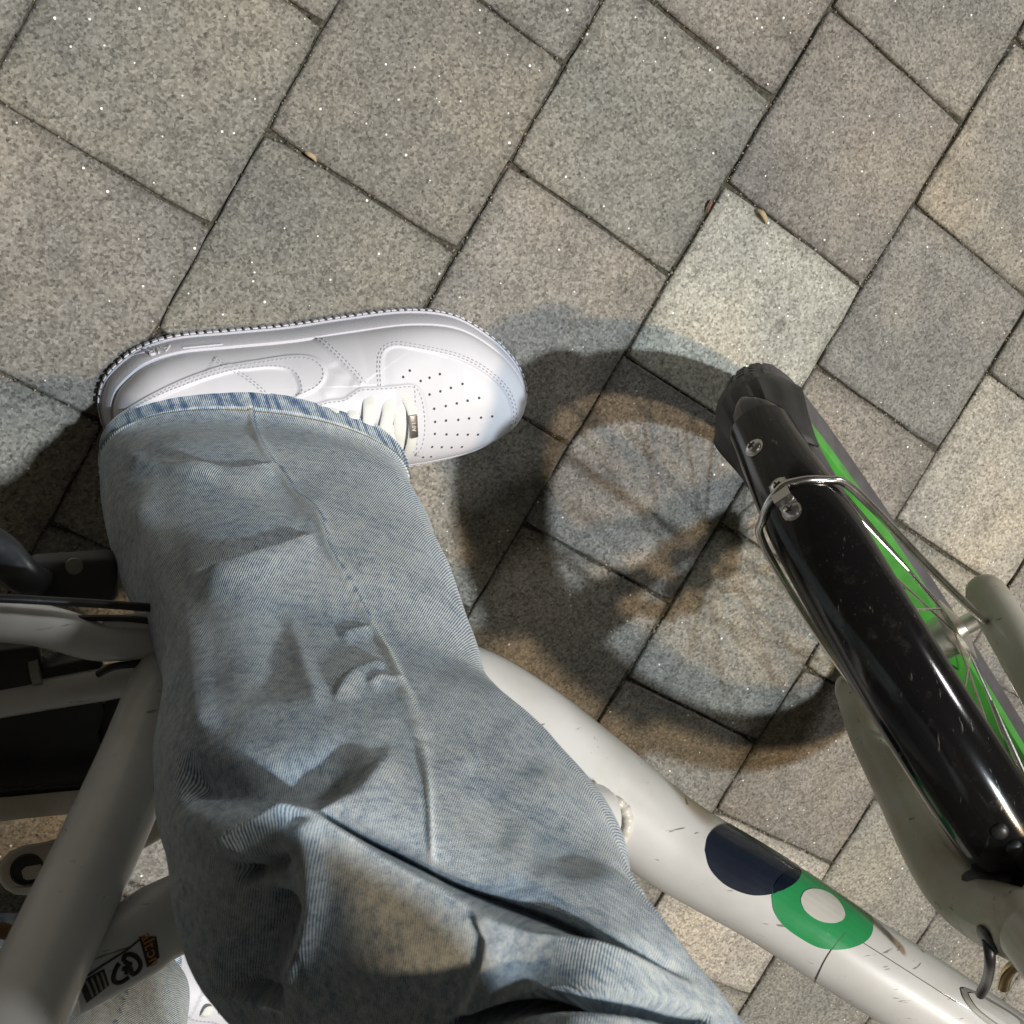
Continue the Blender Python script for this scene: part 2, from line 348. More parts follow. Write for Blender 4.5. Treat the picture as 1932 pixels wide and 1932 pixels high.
# front wheel frame (found from the photograph): centre, forward, up, axis to the left of the wheel
AZ = math.radians(-50.77); LEAN = math.radians(22.35); RT = .2588
fw = np.array([math.cos(AZ), math.sin(AZ), 0]); left = np.array([-fw[1], fw[0], 0]); zz = np.array([0, 0, 1.])
up = zz * math.cos(LEAN) - left * math.sin(LEAN); ax = left * math.cos(LEAN) + zz * math.sin(LEAN)
WC = np.array([.25452, -.06741, RT * math.cos(LEAN)])
def wp(deg, r, off=0.0):
    t = math.radians(deg); return WC + (fw * math.cos(t) + up * math.sin(t)) * r + ax * off
def sweep_ring(prof, a0=0, a1=360, n=96, closed=True):
    """profile [(radius, offset)] swept round the wheel"""
    full = abs(a1 - a0) >= 360; A = np.linspace(a0, a1, n, endpoint=not full); V = [wp(a_, r, o) for a_ in A for r, o in prof]; k = len(prof); F = []
    for i in range(n if full else n - 1):
        for j in range(k if closed else k - 1):
            i2 = (i + 1) % n; F.append((i * k + j, i * k + (j + 1) % k, i2 * k + (j + 1) % k, i2 * k + j))
    return V, F
wheel = empty('front_wheel', tuple(WC)); put(wheel, bike); wheel.location = WC; wheel.matrix_parent_inverse = Matrix.Identity(4)
tprof = []
for a_ in np.linspace(-165, 165, 23):
    t = math.radians(a_); rr = .0265; tprof.append((RT - rr + rr * math.cos(t) * (1.0), rr * .97 * math.sin(t)))
MB().add(*sweep_ring(tprof, n=120)).build('tyre', M['tyre'], wheel)
tr = MB()      # tread blocks on the tyre
for i in range(150):
    a_ = i * 2.4
    for o_, d_ in ((-.010, 0), (.010, 1.2), (0, .6), (-.018, 1.0), (.018, .2)):
        r_ = RT - .0265 + math.sqrt(max(0, .0265 ** 2 - (o_ / .97) ** 2)); c = wp(a_ + d_, r_, o_); rad = nrm(c - wp(a_ + d_, RT - .0265, 0)); tang = nrm(wp(a_ + d_ + .5, r_, o_) - c)
        tr.box(c, tang * .0032, np.cross(rad, tang) * .0030, rad * .0009)
o = tr.build('tread', M['tyre'], wheel, False); o['kind'] = 'stuff'
RR = RT - .047
MB().add(*sweep_ring([(RR + .007, -.0175), (RR + .0085, -.0150), (RR + .003, -.014), (RR - .008, -.0135), (RR - .013, -.011), (RR - .014, 0), (RR - .013, .011), (RR - .008, .0135), (RR + .003, .014), (RR + .0085, .0150), (RR + .007, .0175), (RR - .010, .0175), (RR - .0165, .0135), (RR - .0175, 0), (RR - .0165, -.0135), (RR - .010, -.0175)], n=120)).build('rim', M['green'], wheel)
hub = MB(); hub.disc(WC, ax, [(.004, -.052), (.0075, -.05), (.0075, -.036), (.013, -.034), (.026, -.0305), (.026, -.027), (.017, -.022), (.0155, 0), (.017, .022), (.026, .027), (.026, .0305), (.013, .034), (.0075, .036), (.0075, .05), (.004, .052)], 28)
hub.build('hub', M['alu'], wheel)
for i in range(28):
    sd = 1 if i % 2 else -1; a0 = i * 360 / 28; a1 = a0 + (42 if (i // 2) % 2 else -42)
    MB().tube([wp(a1, .0245, sd * .0285), wp(a0, RR - .012, sd * .003)], .0010, 6, 3).build('spoke', M['steel'], wheel)
for a_, sd in ((60, 1), (150, 1), (155, -1)): pass
# mudguard
FR = RT + .020
fpro = [(FR - .020, -.0275), (FR - .012, -.0265), (FR - .004, -.0225), (FR + .002, -.0155), (FR + .0048, -.008), (FR + .0056, 0), (FR + .0048, .008), (FR + .002, .0155), (FR - .004, .0225), (FR - .012, .0265), (FR - .020, .0275)]
fpro2 = fpro + [(r - .0016, o * .955) for r, o in fpro[::-1]]
mudg = empty('mudguard', tuple(WC)); mudg.parent = bike; mudg.location = WC
V, F = sweep_ring(fpro2, 62, 173, 110); k = len(fpro2)
V = [wp(a_, FR - .02 + (r - FR + .02) * (1 - .10 * smooth01((a_ - 150) / 23)), o_ * (1 - .22 * smooth01((a_ - 148) / 25))) for a_ in np.linspace(62, 173, 110) for r, o_ in fpro2]
fo = MB().add(V, F + [tuple(range(k)), tuple((110 - 1) * k + j for j in range(k))[::-1]]); 
# rounded rear end: extra narrowing rings
Vr = []; 
for q, (da, sc) in enumerate(((0, 1), (1.6, .93), (2.9, .80), (3.9, .60), (4.5, .36))):
    for r, o_ in fpro2: Vr.append(wp(173 + da, FR - .02 + (r - FR + .02) * .90 * (1 - .12 * q / 4), o_ * sc * .78))
Fr = gridfaces(5, k, True).tolist(); fo.add(Vr, [f for f in Fr] + [tuple(4 * k + j for j in range(k))[::-1]])
fend = fo.build('mudguard_shell', M['fender'], mudg); FT = bvh(fend)
# rubber flap with ribs
fl = MB(); rows = 9; prof = []
A = np.linspace(168, 186, rows); cols = 25; FV = []
for i, a_ in enumerate(A):
    t = i / (rows - 1); wd = .0270 + .0085 * smooth01(t * 1.3) - .004 * max(0, t - .75) * 4; 
    for j in range(cols):
        s = j / (cols - 1) * 2 - 1; drop = .027 * (abs(s) ** 2.4); rib = .0034 * (.5 + .5 * math.cos(j / (cols - 1) * math.pi * 14)) ** 3 * smooth01((t - .2) * 4) * smooth01((1 - t) * 4)
        FV.append(wp(a_ - 1.5 * (1 - s * s) * t, FR - .0085 - drop + .005 * t + rib, s * wd))
f1 = gridfaces(rows, cols, False).tolist(); fl.add(FV, f1)
flap = fl.build('mud_flap', M['flap'], mudg); sm = flap.modifiers.new('s', 'SOLIDIFY'); sm.thickness = .002; sm.offset = -1
def screw(px, py, tree, parent, r=.0052):
    h = hit(tree, px, py)
    if not h: return
    P, n = h; sc_ = MB().disc(P - n * .0004, n, [(r * 1.25, 0), (r * 1.25, .0008), (r, .0009), (r * .97, .0022), (r * .7, .0034), (r * .3, .0038)], 20)
    s_ = sc_.build('screw', M['steel'], parent)
    t = nrm(np.cross(n, (.3, .8, .2))); b_ = np.cross(n, t); x = MB()
    x.box(P + n * .0036, t * r * .5, b_ * r * .11, n * .0004); x.box(P + n * .0036, b_ * r * .5, t * r * .11, n * .00045); x.build('cross_slot', M['ink'], s_, False)
for px, py in ((1423, 845), (1471, 919), (1494, 964)): screw(px, py, FT, mudg)
for px, py in ((1887, 1568), (1914, 1600)):
    h = hit(FT, px, py)
    if h: MB().disc(h[0] - h[1] * .0005, h[1], [(.0048, 0), (.0046, .0014), (.0034, .0026), (.0016, .0031)], 18).build('rivet', M['black'], mudg)
# mudguard stay: steel rod looped over the mudguard, ends at the axle
SA = 157.5
def stp(off, r, a_=SA): return wp(a_, r, off)
arc = [wp(SA + 1.5 * abs(o_) / .03 * -1, FR + .0065 - .0238 * (abs(o_) / .031) ** 2.4, o_) for o_ in np.linspace(-.0305, .0305, 9)]
lft = [wp(SA - 4, FR - .05, .036), wp(SA - 12, .15, .044), wp(SA - 30, .06, .052), wp(90, .012, .057)]
rgt = [wp(SA - 4, FR - .05, -.036), wp(SA - 12, .15, -.044), wp(SA - 30, .06, -.052), wp(90, .012, -.057)]
MB().tube(rgt[::-1] + arc + lft, .0027, 10, 130, dome=True).build('mudguard_stay', M['steel'], mudg)
hh = [hit(FT, 1471, 919), hit(FT, 1494, 964)]
if all(hh):
    a_, b_ = hh[0][0], hh[1][0]; n = nrm(hh[0][1] + hh[1][1]); d = nrm(b_ - a_); mid = (a_ + b_) / 2; wv = np.cross(n, d) * .0058; cl = MB(); V = []
    L = np.linalg.norm(b_ - a_) / 2
    for s, h_ in ((-L - .004, .001), (-L + .004, .001), (-.0045, .002), (-.003, .0068), (.003, .0068), (.0045, .002), (L - .004, .001), (L + .004, .001)):
        V += [mid + d * s + n * h_ - wv, mid + d * s + n * h_ + wv, mid + d * s + n * (h_ - .0012) + wv, mid + d * s + n * (h_ - .0012) - wv]
    cl.add(V, gridfaces(8, 4, True).tolist() + [(0, 1, 2, 3), (31, 30, 29, 28)]); cl.build('stay_clip', M['steel'], mudg, False)

# fork
fork = empty('fork', tuple(WC)); fork.parent = bike; fork.location = WC
def fk(px, py, off): return onplane(px, py, WC, ax, off)
rl = [fk(1606, 1300, -.058), fk(1640, 1385, -.058), fk(1698, 1500, -.056), fk(1752, 1605, -.050), fk(1806, 1678, -.042), fk(1868, 1722, -.028), fk(1940, 1752, -.010)]
RT_ = MB().tube(rl, [.0125, .0145, .0155, .0165, .018, .019, .020], 20, 60, dome=True).build('fork_leg', M['rustyw'], fork)
ll = [WC + fw * b_ + up * h_ + ax * o_ for b_, h_, o_ in ((-.020, .004, .062), (-.027, .085, .061), (-.025, .145, .058), (-.036, .205, .051), (-.046, .25, .043), (-.058, .285, .028), (-.072, .312, .0))]
MB().tube(ll, [.0155, .0160, .0155, .0165, .018, .019, .020], 20, 60, dome=True).build('fork_leg', M['rustyw'], fork)
st0 = fk(1945, 1755, -.005); hdir = nrm(np.array([-.30, .06, .95]))
MB().tube([st0 + hdir * .004, st0 + hdir * .05], [.0175, .0175], 24, 8).build('fork_crown', M['rustyw'], fork)
for s in (-1, 1):
    MB().disc(WC + ax * s * .050, ax * s, [(.0075, 0), (.0075, .004), (.011, .0042), (.011, .009), (.006, .0105), (.0045, .016), (.002, .017)], 18).build('axle_nut', M['black'], fork)
    p_ = WC + ax * s * .057; q_ = (rl if s < 0 else ll)[0]
    MB().box((p_ + q_) / 2, nrm(q_ - p_) * (np.linalg.norm(q_ - p_) / 2 + .011), np.cross(ax, nrm(q_ - p_)) * .010, ax * .0025, .002).build('dropout', M['rustyw'], fork)
# black box painted for the dark recess under the mudguard, and cable
bk = fk(1895, 1662, 0.0)
MB().box(fk(1872, 1672, -.020), ax * .013, up * .010, fw * .010, .004).build('recess_box', M['ink'], fork)
g = fk(1862, 1775, -.034); 
tree = bvh(RT_); h = hit(tree, 1863, 1773)
if h: MB().disc(h[0] - h[1] * .001, h[1], [(.0085, 0), (.0085, .0016), (.0070, .0026), (.003, .0030)], 22).build('cable_grommet', M['black'], fork)
gp = (h[0] if h else g)
MB().tube([gp, at(1868, 1812, .52), at(1862, 1850, .50), at(1850, 1876, .49)], .0030, 10, 50).build('brake_cable', M['black'], fork)
MB().tube([at(1893, 1862, .50), at(1900, 1838, .505), at(1915, 1822, .51), at(1940, 1812, .515)], .0035, 10, 30).build('brass_noodle', m_simple('brass', (.62, .46, .24), .3, 1), fork)

# frame
frame = empty('frame', (-.285, .0, .27)); frame.parent = bike
mt = [at(380, 1275, .255), at(640, 1262, .262), at(850, 1300, .275), at(985, 1372, .295), at(1130, 1482, .325), at(1270, 1590, .352), at(1440, 1690, .385), at(1600, 1795, .415), at(1780, 1910, .445), at(1960, 2030, .475)]
mr = [.027, .029, .031, .0315, .0305, .029, .0275, .0265, .0265, .0265]
MTP = np.array(mt); MTS = 150
mtube = MB().tube(mt, mr, 40, MTS, ry=[r * 1.12 for r in mr], up=(0, 0, 1)).build('main_tube', M['white'], frame)
TT = bvh(mtube)
def patch(name, tree, center, poly, mat, parent, lift=.0004, n=44):
    """sticker: filled outline of picture points laid on a surface"""
    P = catmull(np.vstack([poly, poly[:1]]), 12 * len(poly))[:-1]; c = np.asarray(center, float); V = []; F = []; rings = 16; m = len(P); ok = True
    for r in range(1, rings + 1):
        for q in P:
            x, y = c + (q - c) * (r / rings); h = hit(tree, x, y)
            if h is None: h = last
            last = h; V.append(h[0] + h[1] * lift)
    hc = hit(tree, *c); V.append(hc[0] + hc[1] * lift); ci = len(V) - 1
    for j in range(m): F.append((ci, j, (j + 1) % m))
    for r in range(rings - 1):
        for j in range(m): F.append((r * m + j, (r + 1) * m + j, (r + 1) * m + (j + 1) % m, r * m + (j + 1) % m))
    return MB().add(V, F).build(name, mat, parent)
def D4(x, y): return (1179.3 + .38966 * x, 1462.3 + .38966 * y)
navy = [D4(*q) for q in ((386, 365), (400, 300), (440, 255), (500, 237), (590, 248), (680, 298), (770, 365), (830, 425), (847, 470), (825, 515), (770, 555), (700, 578), (620, 582), (540, 560), (470, 520), (410, 450))]
grn = [D4(*q) for q in ((709, 590), (722, 530), (765, 485), (845, 462), (930, 485), (1030, 540), (1120, 605), (1185, 670), (1201, 725), (1185, 785), (1130, 825), (1040, 845), (940, 835), (850, 790), (770, 730), (722, 660))]
wht = [D4(*q) for q in ((848, 600), (868, 565), (915, 553), (975, 568), (1025, 605), (1055, 650), (1061, 685), (1040, 710), (990, 718), (930, 702), (880, 668), (855, 632))]
len_ = [D4(*q) for q in ((716, 572), (722, 535), (745, 500), (790, 470), (847, 460), (845, 495), (820, 525), (775, 552))]
patch('navy_decal', TT, D4(615, 415), navy, M['navy'], frame, .0004)
patch('green_decal', TT, D4(955, 650), grn, M['dgreen'], frame, .0004)
patch('decal_overlap', TT, D4(785, 515), len_, M['navy2'], frame, .0008)
patch('white_decal', TT, D4(955, 636), wht, m_simple('decal_white', (.60, .59, .55), .25, 0, 0, 200, .05, .3), frame, .0008)
# edge of a clear protective film
def surfline(tree, pts, rad, name, mat, parent, lift=.0002, step=6):
    H = hitline(tree, pts, step)
    if len(H) > 3: return MB().tube([p + n * lift for p, n in H], rad, 6, len(H)).build(name, mat, parent)
surfline(TT, [D4(900, 1065), D4(925, 990), D4(965, 900), D4(1010, 830), D4(1066, 762)], .00032, 'film_edge', M['line'], frame)
surfline(TT, [D4(1066, 762), D4(1180, 830), D4(1400, 970), D4(1600, 1098)], .00028, 'film_edge', M['line'], frame)
# seat tube
sp = [at(330, 1255, .275), at(265, 1420, .345), at(190, 1590, .415), at(105, 1770, .475), at(20, 1960, .53), at(-60, 2150, .58)]
stube = MB().tube(sp, [.0215, .0205, .0195, .0185, .018, .018], 28, 60).build('seat_tube', M['white'], frame); ST = bvh(stube)
# brace tube between seat tube and main tube
bp = [at(120, 1840, .465), at(250, 1775, .455), at(340, 1722, .445), at(650, 1600, .42), at(950, 1540, .392), at(1120, 1545, .362)]
btube = MB().tube(bp, [.0185, .018, .018, .018, .019, .021], 28, 80).build('brace_tube', M['white'], frame); BT = bvh(btube)
def bead(pts, tree, name, r=.0034, lift=.0008, step=11):
    H = hitline(tree, pts, step); b = MB()
    for i in range(len(H) - 1):
        d = nrm(H[i + 1][0] - H[i][0]); n = nrm(H[i][1] - d * (d @ H[i][1])); s = np.cross(n, d); c = H[i][0] + n * lift
        V = []; 
        for ph in range(0, 180, 30):
            for u in np.linspace(-1, 1, 7):
                rr = r * math.sqrt(max(.02, 1 - u * u * .85)); t = math.radians(ph + 15); V.append(c + d * .0022 * math.cos(t) * 1.5 * math.sqrt(max(.05, 1 - u * u)) + n * rr * .6 * math.sin(t) + s * u * r * 1.5 + d * .0018 * (u * u))
        b.add(V, gridfaces(6, 7, False).tolist())
    return b.build(name, M['bead'], frame) if b.V else None
def D8(x, y): return (896.2 + .36624 * x, 1202.8 + .36624 * y)
H = hitline(TT, [D8(490, 770), D8(560, 785), D8(640, 805), D8(710, 835), D8(765, 880), D8(785, 935), D8(778, 990), D8(750, 1040), D8(735, 1090)], 3)
MB().tube([p + n * .001 for p, n in H], [.0036 * (1 + .09 * math.sin(i * 1.05) + .06 * math.sin(i * .37)) for i in range(len(H))], 14, len(H) * 3).build('weld_bead', M['bead'], frame)
# head tube and emblem
hb = at(1960, 2030, .475); MB().tube([hb - hdir * .02, hb + hdir * .14], .0235, 28, 10).build('head_tube', M['white'], frame)
emb = [D4(*q) for q in ((1622, 1038), (1650, 1036), (1720, 1065), (1800, 1110), (1880, 1160), (1930, 1200), (1925, 1235), (1850, 1260), (1770, 1215), (1690, 1150), (1640, 1090))]
emi = [D4(*q) for q in ((1655, 1060), (1690, 1065), (1760, 1105), (1840, 1150), (1900, 1195), (1895, 1225), (1850, 1235), (1780, 1195), (1710, 1140), (1670, 1090))]
e_ = patch('head_emblem', TT, D4(1775, 1150), emb, M['silver'], frame, .0008); patch('emblem_face', TT, D4(1775, 1150), emi, m_simple('emblem_grey', (.46, .46, .44), .3), frame, .0014)

# rear end, left of the rider's leg
MB().tube([at(-160, 1172, .275), at(-60, 1168, .28), at(0, 1171, .285), at(60, 1177, .285), at(110, 1188, .285), at(150, 1200, .285), at(190, 1208, .285), at(250, 1207, .283), at(320, 1203, .28), at(400, 1210, .275)], .0118, 20, 90).build('chain_stay', M['white'], frame)
MB().tube([at(-150, 1345, .265), at(60, 1310, .268), at(185, 1290, .27), at(260, 1277, .272), at(360, 1262, .272)], .0105, 20, 60).build('chain_stay', M['white'], frame)
MB().tube([at(-150, 1126, .30), at(0, 1129, .30), at(100, 1134, .30), at(200, 1140, .298), at(300, 1148, .295), at(420, 1160, .29)], .0025, 10, 40).build('gear_cable', M['black'], frame)
MB().tube([at(120, 1168, .285), at(190, 1166, .288), at(250, 1168, .29), at(330, 1178, .29)], .002, 8, 30).build('gear_cable', M['black'], frame)
MB().tube([at(185, 1272, .285), at(215, 1258, .29), at(260, 1252, .29), at(330, 1243, .29)], .0022, 8, 30).build('gear_cable', M['black'], frame)
lug = MB(); c = at(250, 1176, .287); lug.tube([c + np.array([-.011, 0, 0]), c + np.array([.011, 0, 0])], .006, 12, 8, ry=.003, dome=True); lug.build('cable_lug', M['white'], frame)
# bottom bracket, brake arm, chain case, chain
bbc = at(400, 1300, .26); MB().tube([bbc + np.array([0, .036, 0]), bbc - np.array([0, .036, 0])], .022, 24, 10).build('bottom_bracket', M['white'], frame)
MB().box(at(128, 1278, .262), np.array([.020, .002, 0]), np.array([0, .013, 0]), np.array([0, 0, .010]), .004).build('brake_arm', M['black'], frame)
MB().disc(at(70, 1262, .268), (1, .1, .1), [(.010, -.0025), (.010, .0025)], 18).build('arm_flange', M['silver'], frame)
MB().box(at(22, 1250, .262), np.array([.016, 0, 0]), np.array([0, .013, 0]), np.array([0, 0, .012]), .004).build('brake_drum', M['black'], frame)
cc = MB()
pts = [(-160, 1330), (-20, 1305), (80, 1322), (190, 1328), (196, 1345), (183, 1385), (196, 1425), (224, 1470), (120, 1480), (-20, 1492), (-160, 1500)]
top = [at(x, y, .25) for x, y in pts]; bot = [p - np.array([0, 0, .012]) for p in top]; m = len(top)
cc.add(top + bot, [tuple(range(m))[::-1], tuple(range(m, 2 * m))] + [(i, (i + 1) % m, m + (i + 1) % m, m + i) for i in range(m)]); cc.build('chain_case', M['black'], frame, False)
crank = empty('crankset', tuple(bbc)); crank.parent = bike
rc = at(262, 1392, .235); MB().disc(rc, (0, 0, 1), [(.030, -.004), (.0335, -.003), (.0335, .003), (.030, .004)], 40).build('chainring', M['black'], crank)
ch = []
link = MB().tube([(-.0045, 0, 0), (.0045, 0, 0)], .0042, 10, 5, ry=.0012, dome=True); linkme = None
for i in range(17):
    x = -70 + i * 18; P = at(x, 1497 - i * .9 + (1 if i % 2 else -1) * 2.2, .268)
    if linkme is None:
        lo = link.build('chain_link', M['black'], crank); linkme = lo.data; lo.matrix_parent_inverse = Matrix.Identity(4); lo.location = Vector(P - root_loc(crank)); 
    else:
        lo = bpy.data.objects.new('chain_link', linkme); COL.objects.link(lo); lo.parent = crank; lo.location = Vector(P) - root_loc(crank)
    lo.rotation_euler = (0.5 if i % 2 else -.2, 0, -.02)
gb = [at(-120, 1546, .272), at(0, 1528, .272), at(90, 1518, .272), at(170, 1510, .272), at(300, 1494, .272)]
MB().tube(gb, .0075, 16, 40, ry=.003).build('chain_guard', M['whited'], frame)
ca = MB(); ca.tube([at(52, 1642, .262), at(110, 1630, .262), at(200, 1595, .258), at(330, 1520, .25), at(420, 1440, .245)], [.0165, .0165, .0145, .014, .015], 20, 40, ry=[.0085] * 5, dome=True); cao = ca.build('crank_arm', M['whited'], crank); CT = bvh(cao)
h = hit(CT, 52, 1642)
if h: 
    MB().disc(h[0] - h[1] * .002, h[1], [(.0098, 0), (.0098, .0026), (.0083, .0030), (.0080, .0018), (.001, .0016)], 24).build('crank_hole_disc', M['ink'], crank)  # black disc painted for the dark of the hole in the arm
# left pedal and its crank
pd = empty('pedal', tuple(at(135, 1090, .20))); pd.parent = bike
MB().box(at(138, 1092, .20), np.array([.026, -.001, 0]), np.array([.001, .015, 0]), np.array([0, 0, .010]), .005).build('pedal_body', M['grey'], pd)
MB().disc(at(140, 1068, .211), (0, .1, 1), [(.0052, 0), (.0050, .0012), (.003, .002)], 20).build('pedal_bolt', M['silver'], pd)
MB().tube([at(-60, 1010, .21), at(0, 1045, .215), at(40, 1085, .22), at(75, 1105, .215)], [.014, .013, .012, .011], 14, 30, ry=.008).build('crank_arm', M['black'], crank)
MB().tube([at(-30, 1752, .35), at(20, 1760, .35), at(60, 1785, .345), at(85, 1830, .34), at(92, 1890, .335)], .0042, 12, 40).build('brown_strap', M['brown'], frame)

# ------------------------------------------------------------------ rider
person = empty('person', (-.16, .11, 0)); tag(person, 'rider in pale baggy jeans and white sneakers straddling the bicycle', 'person')
def polyd(X, Y, pts, margin=None):
    """signed distance (positive to the right of travel, image down when going right) and position 0..1 along a polyline"""
    P = catmull(np.asarray(pts, float), 6 * len(pts)); L = np.append(0, np.cumsum(np.hypot(*np.diff(P, axis=0).T)))
    sd = np.full(X.shape, 1e4); ss = np.zeros(X.shape); lo = P.min(0); hi = P.max(0); m_ = margin if margin else 1e9
    k = (X > lo[0] - m_) & (X < hi[0] + m_) & (Y > lo[1] - m_) & (Y < hi[1] + m_); x = X[k]; y = Y[k]; best = np.full(x.shape, 1e9); d0 = np.zeros(x.shape); s0 = np.zeros(x.shape)
    for i in range(len(P) - 1):
        ax_, ay = P[i]; dx, dy = P[i + 1] - P[i]; l2 = dx * dx + dy * dy + 1e-9; u = x - ax_; v = y - ay; t = np.clip((u * dx + v * dy) / l2, 0, 1)
        qx = u - t * dx; qy = v - t * dy; d = qx * qx + qy * qy; m = d < best
        best = np.where(m, d, best); d0 = np.where(m, np.sign(dx * qy - dy * qx) * np.sqrt(d), d0); s0 = np.where(m, (L[i] + t * (L[i + 1] - L[i])) / L[-1], s0)
    sd[k] = d0; ss[k] = s0; return sd, ss
def taper(s, a=.15, b=.15): return smooth01(s / a) * smooth01((1 - s) / b)
def fold(X, Y, pts, A, w1, w2, a=.2, b=.2):
    """ridge along pts: falls off over w1 on the negative side and w2 on the positive side"""
    d, s = polyd(X, Y, pts, 3 * max(w1, w2)); w = np.where(d < 0, w1, w2); return A * np.exp(-(d / w) ** 2) * taper(s, a, b)
def step(X, Y, pts, A, w, decay, a=.15, b=.3):
    d, s = polyd(X, Y, pts, 5 * decay); return A * .5 * (1 + np.tanh(np.clip(d / w, -30, 30))) * np.exp(-np.clip(d, 0, None) / decay) * taper(s, a, b)
def gridnormals(P):
    du = np.roll(P, -1, 1) - np.roll(P, 1, 1); dv = np.gradient(P, axis=0); n = np.cross(du, dv); return n / (np.linalg.norm(n, axis=2)[..., None] + 1e-12)
def leg_surface(st, rows, cols, ex=2.2):
    """st: list of (centre, e1, e2, a, b_out, b_in, tilt_e1, tilt_e2)"""
    flat = np.array([np.concatenate([s[0], s[1], s[2], s[3:]]) for s in st]); Cv = catmull(flat, rows)
    ph = np.linspace(0, 2 * math.pi, cols, endpoint=False); c, s = np.cos(ph), np.sin(ph)
    exr = (np.full(rows, ex) if np.isscalar(ex) else np.interp(np.linspace(0, 1, rows), ex[0], ex[1]))[:, None]; cx = np.sign(c)[None] * np.abs(c)[None] ** (2 / exr); sy = np.sign(s)[None] * np.abs(s)[None] ** (2 / exr)
    e1 = Cv[:, 3:6]; e2 = Cv[:, 6:9]; b = np.where(s[None] > 0, Cv[:, 10:11], Cv[:, 11:12])
    P = Cv[:, None, 0:3] + (Cv[:, 9:10] * cx)[..., None] * e1[:, None] + (b * sy)[..., None] * e2[:, None]
    P[..., 2] += Cv[:, 12:13] * cx + Cv[:, 13:14] * sy
    return P, s
def stat(Lp, Rp, zL, zR, bo, bi, t2=0.0):
    A_, B_ = at(*Lp, zL), at(*Rp, zR); c = (A_ + B_) / 2; d = B_ - A_; h = np.array([d[0], d[1], 0]); a = np.linalg.norm(h) / 2; e1 = h / (2 * a); e2 = np.array([-e1[1], e1[0], 0])
    return (c, e1, e2, a, bo, bi, (zR - zL) / 2, t2)
LEG = [stat((188, 842), (766, 892), .064, .088, .053, .045, -.004), stat((185, 880), (772, 925), .088, .113, .043, .05), stat((195, 960), (788, 985), .155, .172, .051, .055), stat((228, 1045), (815, 1078), .222, .232, .056, .058),
       stat((272, 1110), (850, 1162), .282, .290, .055, .06), stat((312, 1200), (875, 1275), .350, .355, .054, .062), stat((302, 1350), (925, 1408), .425, .428, .053, .062), stat((308, 1500), (1050, 1510), .492, .492, .052, .062),
       stat((372, 1700), (1150, 1680), .560, .555, .054, .065), stat((715, 1870), (1185, 1875), .605, .600, .058, .07), stat((960, 2060), (1225, 2055), .645, .640, .065, .075)]
e1, e2 = LEG[-1][1], LEG[-1][2]
LEG += [(np.array([-.205, -.085, .72]), e1, e2, .102, .092, .09, 0, 0), (np.array([-.225, -.15, .80]), e1, e2, .108, .095, .09, 0, 0), (np.array([-.24, -.17, .90]), e1, e2, .105, .085, .08, 0, 0)]
ROWS, COLS = 900, 640
P, sn = leg_surface(LEG, ROWS, COLS, ([0, .07, .22, 1], [2.0, 2.1, 2.75, 2.75]))
N = gridnormals(P)
ctr = P.mean(1)[:, None]; flip = np.sign(((P - ctr) * N).sum(2).mean()); N *= flip
X, Y = proj(P); wgt = smooth01(np.clip((N * nrm(CW - np.array([-.2, 0, .4]))[None, None]).sum(2) * 2.5 + .35, 0, 1)) * np.ones_like(X)
SEAM = [(470, 742), (474, 770), (480, 808), (505, 860), (535, 895), (552, 930), (592, 972), (606, 1010), (622, 1050), (662, 1112), (700, 1178), (738, 1245), (768, 1320), (792, 1400), (806, 1500), (814, 1600), (818, 1650)]
SEAM2 = [(905, 1702), (922, 1740), (932, 1765), (918, 1820), (896, 1870), (872, 1905)]
KN = [(430, 1612), (470, 1580), (520, 1560), (580, 1543), (650, 1572), (730, 1615), (820, 1662), (920, 1712), (1030, 1752), (1140, 1790), (1250, 1835), (1330, 1875)]
PB = P.copy()
D = np.zeros_like(X)
D += fold(X, Y, SEAM, .0018, 5, 5, .02, .05)
D += fold(X, Y, [(300, 885), (392, 890), (452, 892), (490, 884), (520, 872)], .0038, 6, 34, .3, .15); D += fold(X, Y, [(225, 858), (290, 878), (350, 892), (420, 902)], .003, 14, 14)
D += fold(X, Y, [(350, 1090), (426, 1076), (486, 1056), (538, 1039), (592, 1014)], .0048, 6, 40, .3, .12); D += fold(X, Y, [(360, 1076), (430, 1062), (500, 1036), (590, 1000)], -.003, 16, 8, .3, .2)
D += fold(X, Y, [(538, 1110), (530, 1180), (520, 1260), (515, 1340)], -.0028, 40, 50, .25, .25); D += fold(X, Y, [(540, 1130), (565, 1230), (606, 1353)], .0012, 16, 14)
D += fold(X, Y, [(640, 1205), (662, 1192), (700, 1186)], .002, 6, 14); D += fold(X, Y, [(630, 1330), (645, 1296), (672, 1270), (728, 1252)], .0026, 6, 26, .25, .15); D += fold(X, Y, [(690, 1300), (720, 1285), (760, 1290)], .002, 6, 14)
D += fold(X, Y, [(560, 900), (598, 985), (709, 1061), (821, 1159), (920, 1263), (1010, 1370)], .0035, 40, 26, .15, .3)
D += fold(X, Y, [(250, 925), (280, 1010), (312, 1104), (357, 1211), (383, 1404)], .003, 30, 24, .1, .1)
